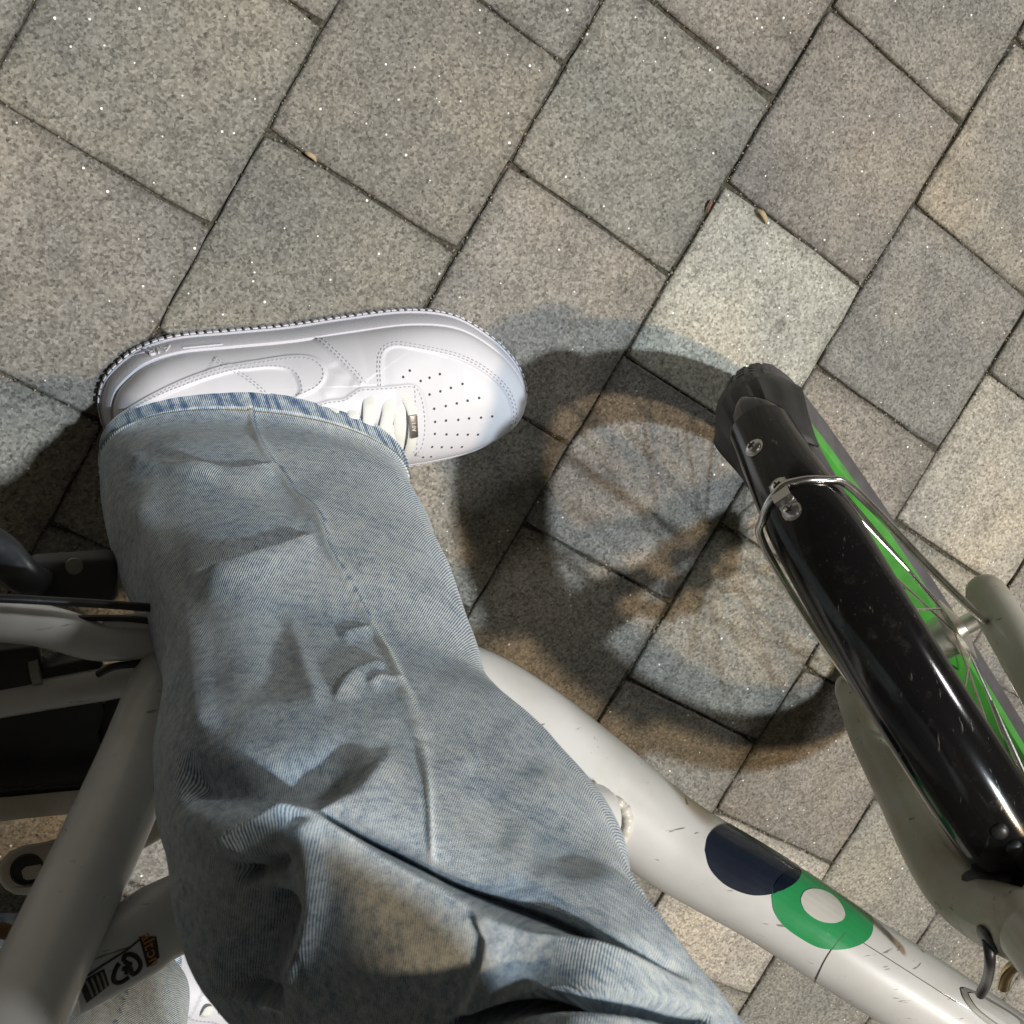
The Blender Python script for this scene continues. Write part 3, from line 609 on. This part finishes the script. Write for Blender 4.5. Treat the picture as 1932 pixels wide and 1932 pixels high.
# knee: rolled fold on the left, thigh overlapping the shin
D += step(X, Y, [(740, 1398), (700, 1462), (640, 1508), (575, 1540), (480, 1570), (420, 1605)][::-1], .006, 9, 60, .1, .25)
D += fold(X, Y, [(330, 1470), (420, 1480), (520, 1482), (620, 1462), (700, 1425)], -.010, 42, 45, .1, .2)
D += step(X, Y, KN, .013, 4.5, 110, .05, .35); D += fold(X, Y, [(p[0] + 4, p[1] - 10) for p in KN[3:]], -.014, 14, 6, .08, .35)
D += fold(X, Y, [(420, 1608), (460, 1585), (520, 1562), (580, 1545)], .008, 9, 16, .2, .15)
D += fold(X, Y, [(440, 1650), (490, 1640), (540, 1620), (560, 1595)], -.012, 20, 18)
D += fold(X, Y, [(500, 1900), (520, 1820), (545, 1740), (560, 1660)], -.016, 60, 24, .05, .2); D += fold(X, Y, [(590, 1560), (600, 1640), (585, 1740), (540, 1830), (480, 1900)], .008, 18, 40, .05, .1)
D += fold(X, Y, SEAM2, .003, 60, 9, .15, .1)
D += fold(X, Y, [(870, 1440), (915, 1490), (940, 1560), (930, 1610)], -.0015, 30, 34); D += fold(X, Y, [(985, 1440), (1060, 1510), (1120, 1580), (1180, 1680)], .0022, 30, 38); D += fold(X, Y, [(960, 1640), (1050, 1710), (1150, 1790)], -.0012, 34, 36)
D += fold(X, Y, [(840, 1945), (900, 1915), (980, 1897), (1100, 1892), (1220, 1900), (1340, 1930)], -.034, 8, 14, .1, .1)
nz = np.zeros_like(X)
for k in range(26):
    fx, fy = rng.normal(0, 1, 2) * rng.choice([.006, .012, .022, .04]); nz += np.sin(X * fx + Y * fy + rng.uniform(0, 6.28)) * .0006 / (1 + 60 * math.hypot(fx, fy))
th = np.linspace(0, 2 * math.pi, COLS, endpoint=False)[None]; vv = np.linspace(0, 1, ROWS)[:, None]
gen = .003 * np.sin(7 * th + 9 * vv) * np.sin(23 * vv + 2 * th) + .0025 * np.sin(3 * th - 30 * vv)
P = P + N * ((D + nz * .7) * wgt + gen * (1 - wgt))[..., None]
# hem thickness and turned-up band
dl = np.linalg.norm(np.diff(PB, axis=0), axis=2); V_len = np.vstack([np.zeros((1, COLS)), np.cumsum(dl, 0)])
du_ = np.linalg.norm(np.roll(PB, -1, 1) - PB, axis=2); U_len = np.cumsum(du_, 1); U_len -= U_len[:, COLS // 4:COLS // 4 + 1]
zs = np.interp(np.linspace(0, 1, ROWS), [0, .3, .75, 1], [1.0, 1.1, 1.6, 1.8])[:, None]; US = U_len * zs; VS = np.vstack([np.zeros((1, COLS)), np.cumsum(dl * zs[1:], 0)])
kd = nrm(np.array([.90, -.13, .42])); zz_ = np.interp(PB[..., 2], [.06, .2, .4, .6, .9], [1.0, 1.06, 1.2, 1.5, 1.8]); TWP = ((PB - np.array([-.22, .05, .35])) @ kd) * zz_ / .00128
hem = np.clip(1 - V_len / .016, 0, 1); P += N * (.0009 * smooth01((.0195 - V_len) / .0012))[..., None]
wear = np.zeros_like(X)
sd, ss = polyd(X, Y, SEAM, 80); wear += wgt * (.20 * np.exp(-((sd - 3) / 4) ** 2) - .42 * np.exp(-((sd + 4) / 3.2) ** 2) * (ss < .5)); wear += wgt * .08 * np.exp(-(sd / 16) ** 2)
sd2, s2 = polyd(X, Y, SEAM2, 60); wear += wgt * .16 * np.exp(-(sd2 / 5) ** 2)
rope = np.sin(U_len / .013 * 2 * math.pi + 2.6 * np.sin(U_len * 83) + 1.5 * np.sin(U_len * 190 + 1) + V_len * 260); wear += smooth01((.0195 - V_len) / .002) * (-.08 - .24 * smooth01((rope + .2) * .9) * smooth01((V_len - .002) / .004)) + .22 * np.exp(-((V_len - .0005) / .0016) ** 2) + .07 * np.exp(-((V_len - .0205) / .0025) ** 2)
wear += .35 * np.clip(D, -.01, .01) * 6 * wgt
lowface = smooth01((Y - 800) / 200); 
inner = P[:1] + 0; ring2 = P[0] - N[0] * .003; ring3 = P[6] - N[6] * .003; ring4 = P[44] - N[44] * .004
allP = np.vstack([P.reshape(-1, 3), ring2, ring3, ring4]); Fq = gridfaces(ROWS, COLS, True)[:, ::-1] if flip < 0 else gridfaces(ROWS, COLS, True)
j = np.arange(COLS); j2 = (j + 1) % COLS; b0 = ROWS * COLS
ex = [np.stack([j, j2, b0 + j2, b0 + j], 1), np.stack([b0 + j, b0 + j2, b0 + COLS + j2, b0 + COLS + j], 1), np.stack([b0 + COLS + j, b0 + COLS + j2, b0 + 2 * COLS + j2, b0 + 2 * COLS + j], 1)]
Fq = np.vstack([Fq] + ex); UV = np.stack([US, VS], -1).reshape(-1, 2); UV = np.vstack([UV, UV[:COLS], UV[6 * COLS:7 * COLS], UV[44 * COLS:45 * COLS]]); wa = np.concatenate([wear.ravel(), np.zeros(3 * COLS) + .1]); tpa = np.concatenate([TWP.ravel(), TWP[0], TWP[6], TWP[44]])
jeans = mesh('jeans_leg', allP, Fq, M['denim'], None, True, UV, {'wear': wa, 'twill': tpa}); put(jeans, person); jeans['label'] = 'left leg of the faded jeans, creased at the knee'
JT = bvh(jeans)
# hem stitching
hs = MB(); c0 = int(COLS * .0); prev = None
row = np.argmin(np.abs(V_len.mean(1) - .0172))
for q in range(0, COLS, 2):
    a_, b_ = P[row, q], P[row, (q + 1) % COLS]; n_ = N[row, q]
    hs.tube([a_ + n_ * .0004, a_ + (b_ - a_) * 1.3 + n_ * .0004], .0004, 5, 3)
put(hs.build('hem_stitching', M['stitchd'], jeans), jeans)

# ---- shoes
shoe = empty('sneaker'); shoe.parent = person; shoe.location = Vector((-.16, .115, 0)) - person.location; shoe['label'] = 'left white leather sneaker flat on the paving'
OUTL = np.array([(-.3181, .1487), (-.2998, .1617), (-.2721, .1694), (-.2325, .1714), (-.1878, .1733), (-.1458, .1775), (-.0941, .181), (-.0544, .1754), (-.0227, .1565), (-.0025, .1341), (.0055, .1120), (.002, .092), (-.010, .0775), (-.031, .0645), (-.058, .0565), (-.104, .052), (-.15, .054), (-.20, .061), (-.25, .0665), (-.285, .0705), (-.312, .081), (-.3275, .098), (-.332, .118), (-.328, .136)])
def closed(P, n):
    Q = np.vstack([P[-3:], P, P[:4]]); C = catmull(Q, 60 * (len(Q) - 1) + 1)[180:-180 - 1 + 1]
    C = C[:60 * len(P)]; l = np.append(0, np.cumsum(np.hypot(*np.diff(np.vstack([C, C[:1]]), axis=0).T))); s = np.linspace(0, l[-1], n, endpoint=False)
    CC = np.vstack([C, C[:1]]); return np.stack([np.interp(s, l, CC[:, 0]), np.interp(s, l, CC[:, 1])], 1)
NS = 640
O0 = closed(OUTL, NS)
def inset(P, d):
    T = np.roll(P, -4, 0) - np.roll(P, 4, 0); T /= np.linalg.norm(T, axis=1)[:, None]; n = np.stack([T[:, 1], -T[:, 0]], 1); c = P.mean(0)
    if ((c - P) * n).sum() < 0: n = -n
    return P + n * d
def ringz(d, z): q = inset(O0, d); return np.column_stack([q, np.full(len(q), z) if np.isscalar(z) else z])
spring = lambda x: .010 * smooth01((x + .06) / .07) ** 1.5          # toe spring
sx_ = spring(O0[:, 0])
rs = [ringz(.004, .0005 + sx_), ringz(.0015, .001 + sx_), ringz(.0008, .004 + sx_), ringz(.0008, .011 + sx_), ringz(.0024, .012 + sx_ * .9), ringz(.0030, .020 + sx_ * .7), ringz(.0062, .0325 + sx_ * .5), ringz(.0075, .0345 + sx_ * .5), ringz(.0095, .0348 + sx_ * .5), ringz(.0105, .0335 + sx_ * .5), ringz(.03, .033 + sx_ * .5)]
SV = np.vstack(rs); SF = gridfaces(len(rs), NS, True)
sole = mesh('sole', SV, SF, M['rubberw']); sole.data.set_sharp_from_angle(angle=math.radians(40)); put(sole, shoe); SOT = bvh(sole)
bt = MB().add(ringz(.004, .0005 + sx_), [tuple(range(NS))]).build('outsole', M['rubberw'], shoe, False)
tt = MB(); lenO = np.append(0, np.cumsum(np.hypot(*np.diff(np.vstack([O0, O0[:1]]), axis=0).T))); nt = int(lenO[-1] / .0058)
for i in range(nt):
    k = int(np.searchsorted(lenO, i * lenO[-1] / nt)) % NS; p0 = O0[k]; t_ = nrm(O0[(k + 3) % NS] - O0[k - 3]); n_ = np.array([t_[1], -t_[0]]); n_ = n_ if n_ @ (p0 - O0.mean(0)) > 0 else -n_
    tt.box((*(p0 + n_ * .0002), .0062 + sx_[k]), (t_[0] * .0021, t_[1] * .0021, 0), (n_[0] * .0006, n_[1] * .0006, 0), (0, 0, .0050), .0006)
tt.build('outsole_teeth', M['rubberw'], shoe)
# upper: dome from the sole rim to the spine
NT_ = 150; OU = inset(O0, .0095); cx_ = np.clip(OU[:, 0], -.285, -.062); SPN = np.column_stack([cx_, np.interp(cx_, [-.285, -.2, -.12, -.062], [.1185, .120, .1165, .1165])])
zt = np.interp(cx_, [-.285, -.25, -.2, -.17, -.145, -.12, -.10, -.08, -.062], [.074, .078, .080, .082, .083, .0785, .0715, .0665, .0635])
ex_ = np.interp(cx_, [-.285, -.2, -.14, -.10, -.062], [2.3, 1.7, 1.75, 2.2, 2.35])
tq = np.linspace(0, 1, NT_) ** 1.0 * math.pi / 2
cw = np.cos(tq)[:, None] ** (2 / ex_[None]); swz = np.sin(tq)[:, None] ** (2 / ex_[None])
UP = np.zeros((NT_, NS, 3)); UP[..., :2] = SPN[None] + (OU - SPN)[None] * cw[..., None]; UP[..., 2] = (.0335 + sx_ * .5)[None] + (zt - .0335 - sx_ * .5)[None] * swz
UN = gridnormals(UP); fl2 = np.sign((UN[10:60, :, 2]).mean()); UN *= fl2
UX, UY = proj(UP)
def Z3(x, y): return (165 + .4639 * x, 542.5 + .4639 * y)
def inside(X, Y, poly):
    P = catmull(np.vstack([poly, poly[:1]]), 8 * len(poly)); r = np.zeros(X.shape, bool)
    for (x0, y0), (x1, y1) in zip(P[:-1], P[1:]):
        c_ = ((y0 > Y) != (y1 > Y)); r ^= c_ & (X < (x1 - x0) * (Y - y0) / (y1 - y0 + 1e-9) + x0)
    d, _ = polyd(X, Y, P[::3]); return np.where(r, np.abs(d), -np.abs(d))
TOE = [Z3(*q) for q in ((1203, 400), (1200, 330), (1205, 280), (1222, 255), (1255, 244), (1300, 248), (1400, 266), (1500, 290), (1580, 326), (1640, 368), (1690, 418), (1718, 478), (1722, 530), (1706, 580), (1670, 625))]
EYE = [Z3(*q) for q in ((925, 475), (980, 458), (1040, 450), (1075, 428), (1110, 408), (1160, 404), (1240, 399), (1325, 394), (1362, 430), (1380, 510), (1382, 590), (1368, 655), (1340, 692))]
SWO = [Z3(*q) for q in ((165, 490), (250, 440), (350, 390), (450, 350), (560, 318), (700, 295), (800, 280), (870, 276), (920, 285), (955, 310), (970, 345), (960, 385), (930, 415), (890, 435), (845, 450), (862, 420), (855, 380), (835, 350), (800, 335), (740, 330), (680, 335), (600, 345), (500, 370), (400, 405), (300, 445), (220, 485), (185, 505))]
SIDE = [Z3(*q) for q in ((908, 203), (950, 235), (1000, 280), (1050, 330), (1090, 372), (1112, 402))]
SID2 = [Z3(*q) for q in ((520, 278), (570, 308), (640, 345), (700, 390), (745, 432))]
COLR = [Z3(*q) for q in ((90, 560), (130, 520), (160, 497), (195, 502), (210, 515))]
lat = (UY < 900) & (UN[..., 2] > -.2)
RA = np.zeros_like(UX)
d, s = polyd(UX, UY, TOE); RA += .0013 * .5 * (1 - np.tanh(d / 1.6)) * np.exp(-np.abs(d) / 60) * (s > .005) * (s < .995)
d, s = polyd(UX, UY, EYE); RA += .0013 * .5 * (1 + np.tanh(d / 1.6)) * np.exp(-np.abs(d) / 70) * (s > .01) * (s < .99)
RA += .0017 * .5 * (1 + np.tanh(inside(UX, UY, SWO) / 1.6))
d, s = polyd(UX, UY, SIDE); RA += .0011 * .5 * (1 + np.tanh(-d / 1.6)) * np.exp(-np.abs(d) / 45) * (s > .01) * (s < .99)
d, s = polyd(UX, UY, SID2); RA += .0007 * .5 * (1 + np.tanh(d / 1.6)) * np.exp(-np.abs(d) / 30) * (s > .01) * (s < .99)
for pts, A_ in (([Z3(*q) for q in ((1000, 300), (1030, 360), (1090, 390))], -.001), ([Z3(*q) for q in ((940, 440), (1000, 400), (1030, 330))], .001)): RA += fold(UX, UY, pts, A_, 14, 14)
UP = UP + UN * (RA * lat)[..., None]
upper = mesh('upper', UP.reshape(-1, 3), gridfaces(NT_, NS, True), M['leather']); put(upper, shoe); UT = bvh(upper)
def stitches(tree, pts, mb, off=0.0, step=4.2, r=.00042):
    P = np.asarray(pts, float)
    if off:
        t_ = np.gradient(P, axis=0); t_ /= np.linalg.norm(t_, axis=1)[:, None]; P = P + np.stack([-t_[:, 1], t_[:, 0]], 1) * off
    H = hitline(tree, P, step)
    for i in range(0, len(H) - 1, 2):
        (a_, n_), (b_, _) = H[i], H[i + 1]
        if np.linalg.norm(b_ - a_) < .004: mb.tube([a_ + n_ * .0001, (a_ + b_) / 2 + n_ * .0004, b_ + n_ * .0001], r, 5, 3)
sb = MB()
for pts, offs in ((TOE, (-5, -10)), (EYE, (5,)), (SWO + SWO[:1], (5,)), (SIDE, (-5, -11)), (SID2, (4, 9)), (COLR, (4,)), ([Z3(1330, 400), Z3(1334, 480), Z3(1338, 560), Z3(1340, 640), Z3(1338, 688)], (0,))):
    for o_ in offs: stitches(UT, pts, sb, o_)
M['stitchg'] = m_simple('grey_thread', (.46, .46, .50), .8)
sb.build('stitching', M['stitchg'], shoe)
hb_ = MB()
for x, y in ((1311, 338), (1284, 364), (1433, 352), (1391, 367), (1355, 380), (1525, 392), (1478, 408), (1435, 422), (1391, 435), (1593, 449), (1546, 460), (1502, 471), (1457, 482), (1410, 493), (1646, 524), (1601, 529), (1552, 532), (1508, 538), (1458, 541), (1414, 546), (1588, 598), (1547, 598), (1505, 598), (1460, 597), (1413, 595), (1523, 648), (1481, 650), (1441, 649), (1402, 648), (1397, 688), (1365, 690)):
    h = hit(UT, *Z3(x, y))
    if h: MB().disc(h[0] - h[1] * .0004, h[1], [(.00105, 0), (.00105, .00065), (.0009, .0007)], 12).build('perforation', M['holed'], shoe)
def Z5(x, y): return (566 + .2442 * x, 707.6 + .2442 * y)
def lace(pts, lifts, w, name='lace'):
    Q = []; 
    for (x, y), l in zip(pts, lifts):
        h = hit(UT, *Z5(x, y))
        if h: Q.append(h[0] + np.array([0, 0, 1]) * l)
    if len(Q) > 1: MB().tube(Q, w, 12, 30, ry=w * .26, dome=True, up=(.05, .3, 1)).build(name, M['lace'], shoe)
lace([(532, 185), (528, 250), (522, 340), (515, 420), (540, 520)], [-.0005, .0025, .004, .004, .004], .0046)
lace([(682, 210), (676, 290), (650, 400), (625, 500), (640, 580)], [-.0005, .0025, .004, .004, .004], .0048)
lace([(770, 250), (768, 330), (765, 430), (755, 520), (740, 600)], [-.001, .001, .002, .002, .002], .0050)
lace([(408, 280), (412, 320), (425, 380)], [-.0005, .0025, .003], .0042)
lace([(255, 262), (262, 300), (275, 340)], [-.0005, .0022, .003], .0042)
lace([(802, 150), (838, 215), (862, 290), (866, 380), (858, 480), (830, 590), (785, 675)], [-.0008, .0022, .0038, .0042, .0042, .003, -.0005], .0040)
lace([(700, 420), (735, 500), (745, 590), (700, 520)], [.001, .002, .002, .001], .0040)
def text_obj(txt, size, c, xd, yd, ext, mat, parent, name):
    cu = bpy.data.curves.new(name, 'FONT'); cu.body = txt; cu.size = size; cu.extrude = ext; cu.align_x = 'CENTER'; cu.align_y = 'CENTER'; cu.resolution_u = 3
    ob = bpy.data.objects.new(name + '_tmp', cu); COL.objects.link(ob); dg = bpy.context.evaluated_depsgraph_get(); me = bpy.data.meshes.new_from_object(ob.evaluated_get(dg)); bpy.data.objects.remove(ob)
    xd, yd = nrm(xd), nrm(yd); zd = np.cross(xd, yd); V = np.array([v.co[:] for v in me.vertices]); V = np.asarray(c) + V[:, :1] * xd + V[:, 1:2] * yd + V[:, 2:3] * zd
    F = [tuple(p.vertices) for p in me.polygons]; o_ = MB().add(V, F).build(name, mat, parent, False); bpy.data.meshes.remove(me); return o_
h1, h2, h0 = hit(UT, *Z5(862, 300)), hit(UT, *Z5(866, 470)), hit(UT, *Z5(864, 385))
n_ = nrm(h0[1] + np.array([0, .0, .4])); yd = nrm(h2[0] - h1[0]); yd = nrm(yd - n_ * (yd @ n_)); xd = np.cross(yd, n_)
tagc = h0[0] + np.array([0, 0, 1]) * .0052
tg = MB().box(tagc, yd * .0093, xd * .0033, n_ * .0011, .0006).build('lace_tag', M['tagm'], shoe)
text_obj('AF1', .0048, tagc + n_ * .00115, -yd, -xd if (np.cross(-yd, -xd) @ n_) > 0 else xd, .00012, M['lettr'], shoe, 'tag_lettering')
# raised lettering on the side of the sole
hA = hit(SOT, 300, 662)
if hA:
    xd = np.array([-1, -.16, 0]); yd = nrm(np.array([0, -.28, 1])); text_obj('AIR', .0118, hA[0] + hA[1] * .0001 + np.array([0, .0003, 0]), xd, yd, .0011, M['rubberw'], shoe, 'sole_lettering')
for a_, b_ in (((345, 657), (420, 650)), ((232, 676), (282, 662))):
    H = hitline(SOT, [a_, ((a_[0] + b_[0]) / 2, (a_[1] + b_[1]) / 2), b_], 6)
    if len(H) > 3: MB().tube([p + n * .0002 for p, n in H], .0007, 6, len(H)).build('sole_groove', M['rubberw'], shoe)
# right shoe: the same shoe mirrored
rshoe = empty('sneaker'); rshoe.parent = person; rshoe['label'] = 'right white sneaker seen below the frame tube'
RD = math.radians(-16); rshoe.rotation_euler = (0, 0, RD); rshoe.scale = (1, -1, 1)
rshoe.location = Vector((-.288, -.378, 0)) - person.location
for ch in list(shoe.children):
    c = ch.copy(); COL.objects.link(c); c.parent = rshoe; c.matrix_parent_inverse = ch.matrix_parent_inverse.copy()

# ---- right leg, hips, torso (mostly beside or above the view)
def stw(c, az, a, bo, bi): e = np.array([math.cos(az), math.sin(az), 0]); return (np.array(c, float), e, np.array([-e[1], e[0], 0]), a, bo, bi, 0.0, 0.0)
RL = [stw((-0.415, -0.321, .075), -.3, .100, .062, .06), stw((-0.412, -0.321, .11), -.3, .100, .062, .06), stw((-0.405, -0.314, .25), -.25, .098, .066, .064), stw((-0.388, -0.302, .42), -.2, .098, .07, .07), stw((-0.362, -0.274, .60), -.2, .102, .082, .08), stw((-0.337, -0.247, .76), -.2, .108, .09, .09), stw((-0.320, -0.230, .9), -.2, .105, .085, .08)]
R2, C2 = 260, 200
PR, sn2 = leg_surface(RL, R2, C2); NR = gridnormals(PR); f3 = np.sign(((PR - PR.mean(1)[:, None]) * NR).sum(2).mean()); NR *= f3
th2 = np.linspace(0, 2 * math.pi, C2, endpoint=False)[None]; v2 = np.linspace(0, 1, R2)[:, None]
duR = np.linalg.norm(np.roll(PR, -1, 1) - PR, axis=2); UR = np.cumsum(duR, 1); VR = np.vstack([np.zeros((1, C2)), np.cumsum(np.linalg.norm(np.diff(PR, axis=0), axis=2), 0)])
PR = PR + NR * (.004 * np.sin(5 * th2 + 14 * v2) * np.sin(26 * v2 + 3 * th2) + .003 * np.sin(3 * th2 - 34 * v2))[..., None]
RX, RY = proj(PR); SR = [(256, 1822), (245, 1850), (235, 1878), (217, 1929), (190, 2000)]
d, s = polyd(RX, RY, SR); wr = .16 * np.exp(-((d - 4) / 4) ** 2) - .5 * np.exp(-(d / 2.2) ** 2); PR += NR * (.0015 * np.exp(-(d / 5) ** 2) * (RY > 1700))[..., None]
rp = np.sin(UR / .011 * 2 * math.pi); wr = wr * (RY > 1700) + (VR < .016) * (-.10 - .2 * (rp > .2)) + .15 * np.exp(-((VR - .0175) / .002) ** 2) + .12
j = np.arange(C2); j2 = (j + 1) % C2; b0 = R2 * C2; FR2 = np.vstack([gridfaces(R2, C2, True), np.stack([j, j2, b0 + j2, b0 + j], 1)])
UVR = np.stack([UR, VR], -1).reshape(-1, 2)
rj = mesh('jeans_leg', np.vstack([PR.reshape(-1, 3), PR[12] - NR[12] * .004]), FR2, M['denim'], None, True, np.vstack([UVR, UVR[:C2]]), {'wear': np.append(wr.ravel(), np.zeros(C2)), 'twill': np.append((.82 * UR - .57 * VR).ravel(), np.zeros(C2)) / .00128}); put(rj, person); rj['label'] = 'right leg of the jeans beyond the frame tube'
HP = [stw((-.285, -.165, .74), 0, .125, .16, .15), stw((-.30, -.14, .82), 0, .13, .16, .165), stw((-.305, -.11, .92), 0, .125, .15, .165), stw((-.305, -.10, 1.0), 0, .12, .15, .165)]
PH, _ = leg_surface(HP, 40, 64); UVH = np.stack(np.meshgrid(np.linspace(0, .9, 64), np.linspace(0, .3, 40)), -1).reshape(-1, 2)
FH = gridfaces(40, 64, True).tolist() + [tuple(range(64))]
hp = mesh('jeans_hips', PH.reshape(-1, 3), FH, M['denim'], None, True, UVH, {'wear': np.zeros(40 * 64), 'twill': np.zeros(40 * 64)}); put(hp, person)
TS = [stw((-.300, -.070, .90), 0, .155, .175, .17), stw((-.310, -.062, .94), 0, .142, .194, .17), stw((-.310, -.062, 1.06), 0, .142, .194, .17), stw((-.305, -.062, 1.18), 0, .142, .180, .17), stw((-.290, -.065, 1.3), 0, .14, .19, .19), stw((-.285, -.07, 1.4), 0, .11, .18, .18), stw((-.275, -.07, 1.455), 0, .07, .10, .10), stw((-.265, -.06, 1.50), 0, .055, .058, .058), stw((-.245, -.05, 1.55), 0, .085, .07, .07), stw((-.24, -.045, 1.62), 0, .098, .078, .078), stw((-.245, -.045, 1.69), 0, .088, .07, .07), stw((-.25, -.045, 1.735), 0, .03, .025, .025)]
PT, _ = leg_surface(TS, 90, 64, 4.6); to = mesh('body', PT.reshape(-1, 3), gridfaces(90, 64, True).tolist() + [tuple(range(64)), tuple(89 * 64 + i for i in range(64))[::-1]], M['shirt']); put(to, person)
ar = MB(); ar.tube([(-.30, .08, 1.37), (-.36, .16, 1.26), (-.43, .22, 1.13), (-.415, .28, 1.07), (-.40, .32, 1.04)], [.058, .052, .044, .038, .031], 16, 50, dome=True); ar.build('sleeve', M['shirt'], person)
hd = MB().tube([(-.405, .315, 1.045), (-.39, .335, 1.02), (-.38, .35, .995)], [.026, .036, .032], 16, 20, ry=[.017, .017, .014], dome=True).build('hand', M['skin'], person)
for q in range(4): MB().tube([(-.405 + q * .017, .352, 1.0), (-.40 + q * .017, .366, .985), (-.392 + q * .017, .362, .972), (-.385 + q * .017, .350, .968)], [.0095, .009, .0088, .008], 10, 20, dome=True).build('finger', M['skin'], hd)
MB().tube([(-.37, .330, 1.02), (-.352, .338, 1.0), (-.346, .345, .985)], [.012, .011, .009], 10, 14, dome=True).build('thumb', M['skin'], hd)

# ---- stickers on the seat tube and brace tube
def Z6(x, y): return (117.9 + .1953 * x, 1721.7 + .1953 * y)
def quadpatch(name, tree, q, mat, parent, lift=.0004, n=14):
    a_, b_, c_, d_ = [np.array(v, float) for v in q]; V = []
    for i in range(n):
        for k in range(n):
            u, v = i / (n - 1), k / (n - 1); p = (a_ * (1 - u) + b_ * u) * (1 - v) + (d_ * (1 - u) + c_ * u) * v; h = hit(tree, *p)
            if h is None: h = last
            last = h; V.append(h[0] + h[1] * lift)
    return MB().add(V, gridfaces(n, n, False).tolist()).build(name, mat, parent)
def wraptext(txt, tree, size, px0, px1, px_up, mat, parent, name, lift=.0007):
    h0, h1 = hit(tree, *px0), hit(tree, *px1); hu = hit(tree, *px_up)
    if not (h0 and h1): return
    c = (h0[0] + h1[0]) / 2; xd = nrm(h1[0] - h0[0]); n_ = nrm(h0[1] + h1[1]); yd = np.cross(n_, xd)
    return text_obj(txt, size, c + n_ * lift, xd, yd, .0001, mat, parent, name)
try:
    quadpatch('maker_sticker', BT, [Z6(735, 232), Z6(905, 228), Z6(935, 430), Z6(815, 530)], M['ink'], frame)
    quadpatch('sticker_table', BT, [Z6(150, 680), Z6(400, 540), Z6(450, 700), Z6(230, 870)], M['ink'], frame)
    for u in (.3, .5, .7, .88):
        surfline(BT, [Z6(150 + 250 * u, 690 - 140 * u + 10), Z6(190 + 240 * u, 780 - 130 * u), Z6(215 + 225 * u, 850 - 155 * u)], .0005, 'sticker_print', M['silver'], frame, .0006, 2)
    surfline(BT, [Z6(160, 660), Z6(400, 500), Z6(600, 375), Z6(745, 260)], .0005, 'sticker_edge', M['ink'], frame, .0003)
    wraptext('alton', BT, .0078, Z6(822, 270), Z6(872, 430), Z6(900, 300), M['orange'], frame, 'sticker_lettering')
    arc1 = [Z6(*q) for q in ((590, 470), (600, 420), (650, 402), (710, 425), (750, 480), (748, 530), (715, 575), (670, 600))]
    arc2 = [Z6(*q) for q in ((548, 490), (515, 545), (492, 620), (505, 670), (550, 675), (600, 650), (640, 620))]
    for a_ in (arc1, arc2): surfline(BT, a_, .0011, 'sticker_mark', M['ink'], frame, .0001, 3)
    for a_ in ([Z6(595, 470), Z6(630, 490), Z6(665, 500)], [Z6(575, 545), Z6(620, 540), Z6(670, 545)], [Z6(625, 500), Z6(630, 540), Z6(610, 590)], [Z6(640, 520), Z6(660, 560), Z6(668, 590)]): surfline(BT, a_, .0011, 'sticker_mark', M['ink'], frame, .0001, 3)
    surfline(ST, [(312, 1448), (301, 1470), (291, 1490), (300, 1502), (308, 1512)], .0007, 'tube_sticker', M['ink'], frame, .0002)
except Exception as e_: print('sticker', e_)

# ---- small debris in the joints
lf = MB(); 
def debris(name, pts, r, mat, label, cat):
    o = MB().tube([np.array([*at(x, y, z)]) for x, y, z in pts], r, 8, 14, ry=[v * .4 for v in r] if not np.isscalar(r) else r * .4).build(name, mat, None) if False else mesh(name, *tube([at(x, y, z) for x, y, z in pts], r, 8, 14, ry=(np.asarray(r) * .4)), mat)
    tag(o, label, cat); return o
debris('dry_stalk', [(1428, 395, .002), (1438, 402, .006), (1444, 412, .005), (1447, 422, .002)], [.0012, .0024, .0022, .001], M['leaf'], 'curled pale dry stalk in the joint above the light paver', 'plant litter')
debris('leaf_scrap', [(1334, 402, .001), (1338, 392, .003), (1342, 382, .003), (1344, 376, .001)], [.0006, .0014, .0013, .0005], M['redleaf'], 'reddish leaf scrap in the joint beside the light paver', 'plant litter')
debris('straw_bit', [(575, 287, .001), (583, 291, .003), (592, 297, .003), (597, 305, .001)], [.0008, .0018, .0018, .0006], M['leaf'], 'tan straw bit in the joint above the white sneaker', 'plant litter')

# ---- grit lying in the joints
def grit(n, mat, seed, rmin, rmax):
    r = np.random.default_rng(seed); V = []; F = []
    for _ in range(n):
        if r.random() < .5: k = int(r.integers(-2, 9)); p = G0 + GX * (k + r.normal(0, .006)) + GY * r.uniform(-3, 7)
        else:
            k = int(r.integers(-2, 9)); off = OFF.get(k, (-.19 if k % 2 == 0 else .29) if k > 5 else (.817 if k % 2 == 0 else .31)); p = G0 + GX * (k + r.random()) + GY * (off + int(r.integers(-4, 7)) * GA + r.normal(0, .006))
        q = r.uniform(rmin, rmax); z = r.uniform(-.002, .0006); b0 = len(V); R_ = r.normal(0, 1, (6, 3)) * .25 + np.array([(1, 0, 0), (-1, 0, 0), (0, 1, 0), (0, -1, 0), (0, 0, .7), (0, 0, -.7)])
        V += [(p[0] + q * v[0], p[1] + q * v[1], z + q * v[2]) for v in R_]
        F += [(b0 + a_, b0 + b_, b0 + c_) for a_, b_, c_ in ((0, 2, 4), (2, 1, 4), (1, 3, 4), (3, 0, 4), (2, 0, 5), (1, 2, 5), (3, 1, 5), (0, 3, 5))]
    o = mesh('joint_grit', V, F, mat, None, False); put(o, pave); o['kind'] = 'stuff'
grit(2600, M['leaf'], 3, .0003, .0009); grit(2600, m_simple('grey_grit', (.30, .29, .27), .9), 4, .0003, .0011); grit(1500, m_simple('moss_grit', (.05, .055, .03), .9), 5, .0006, .0016)
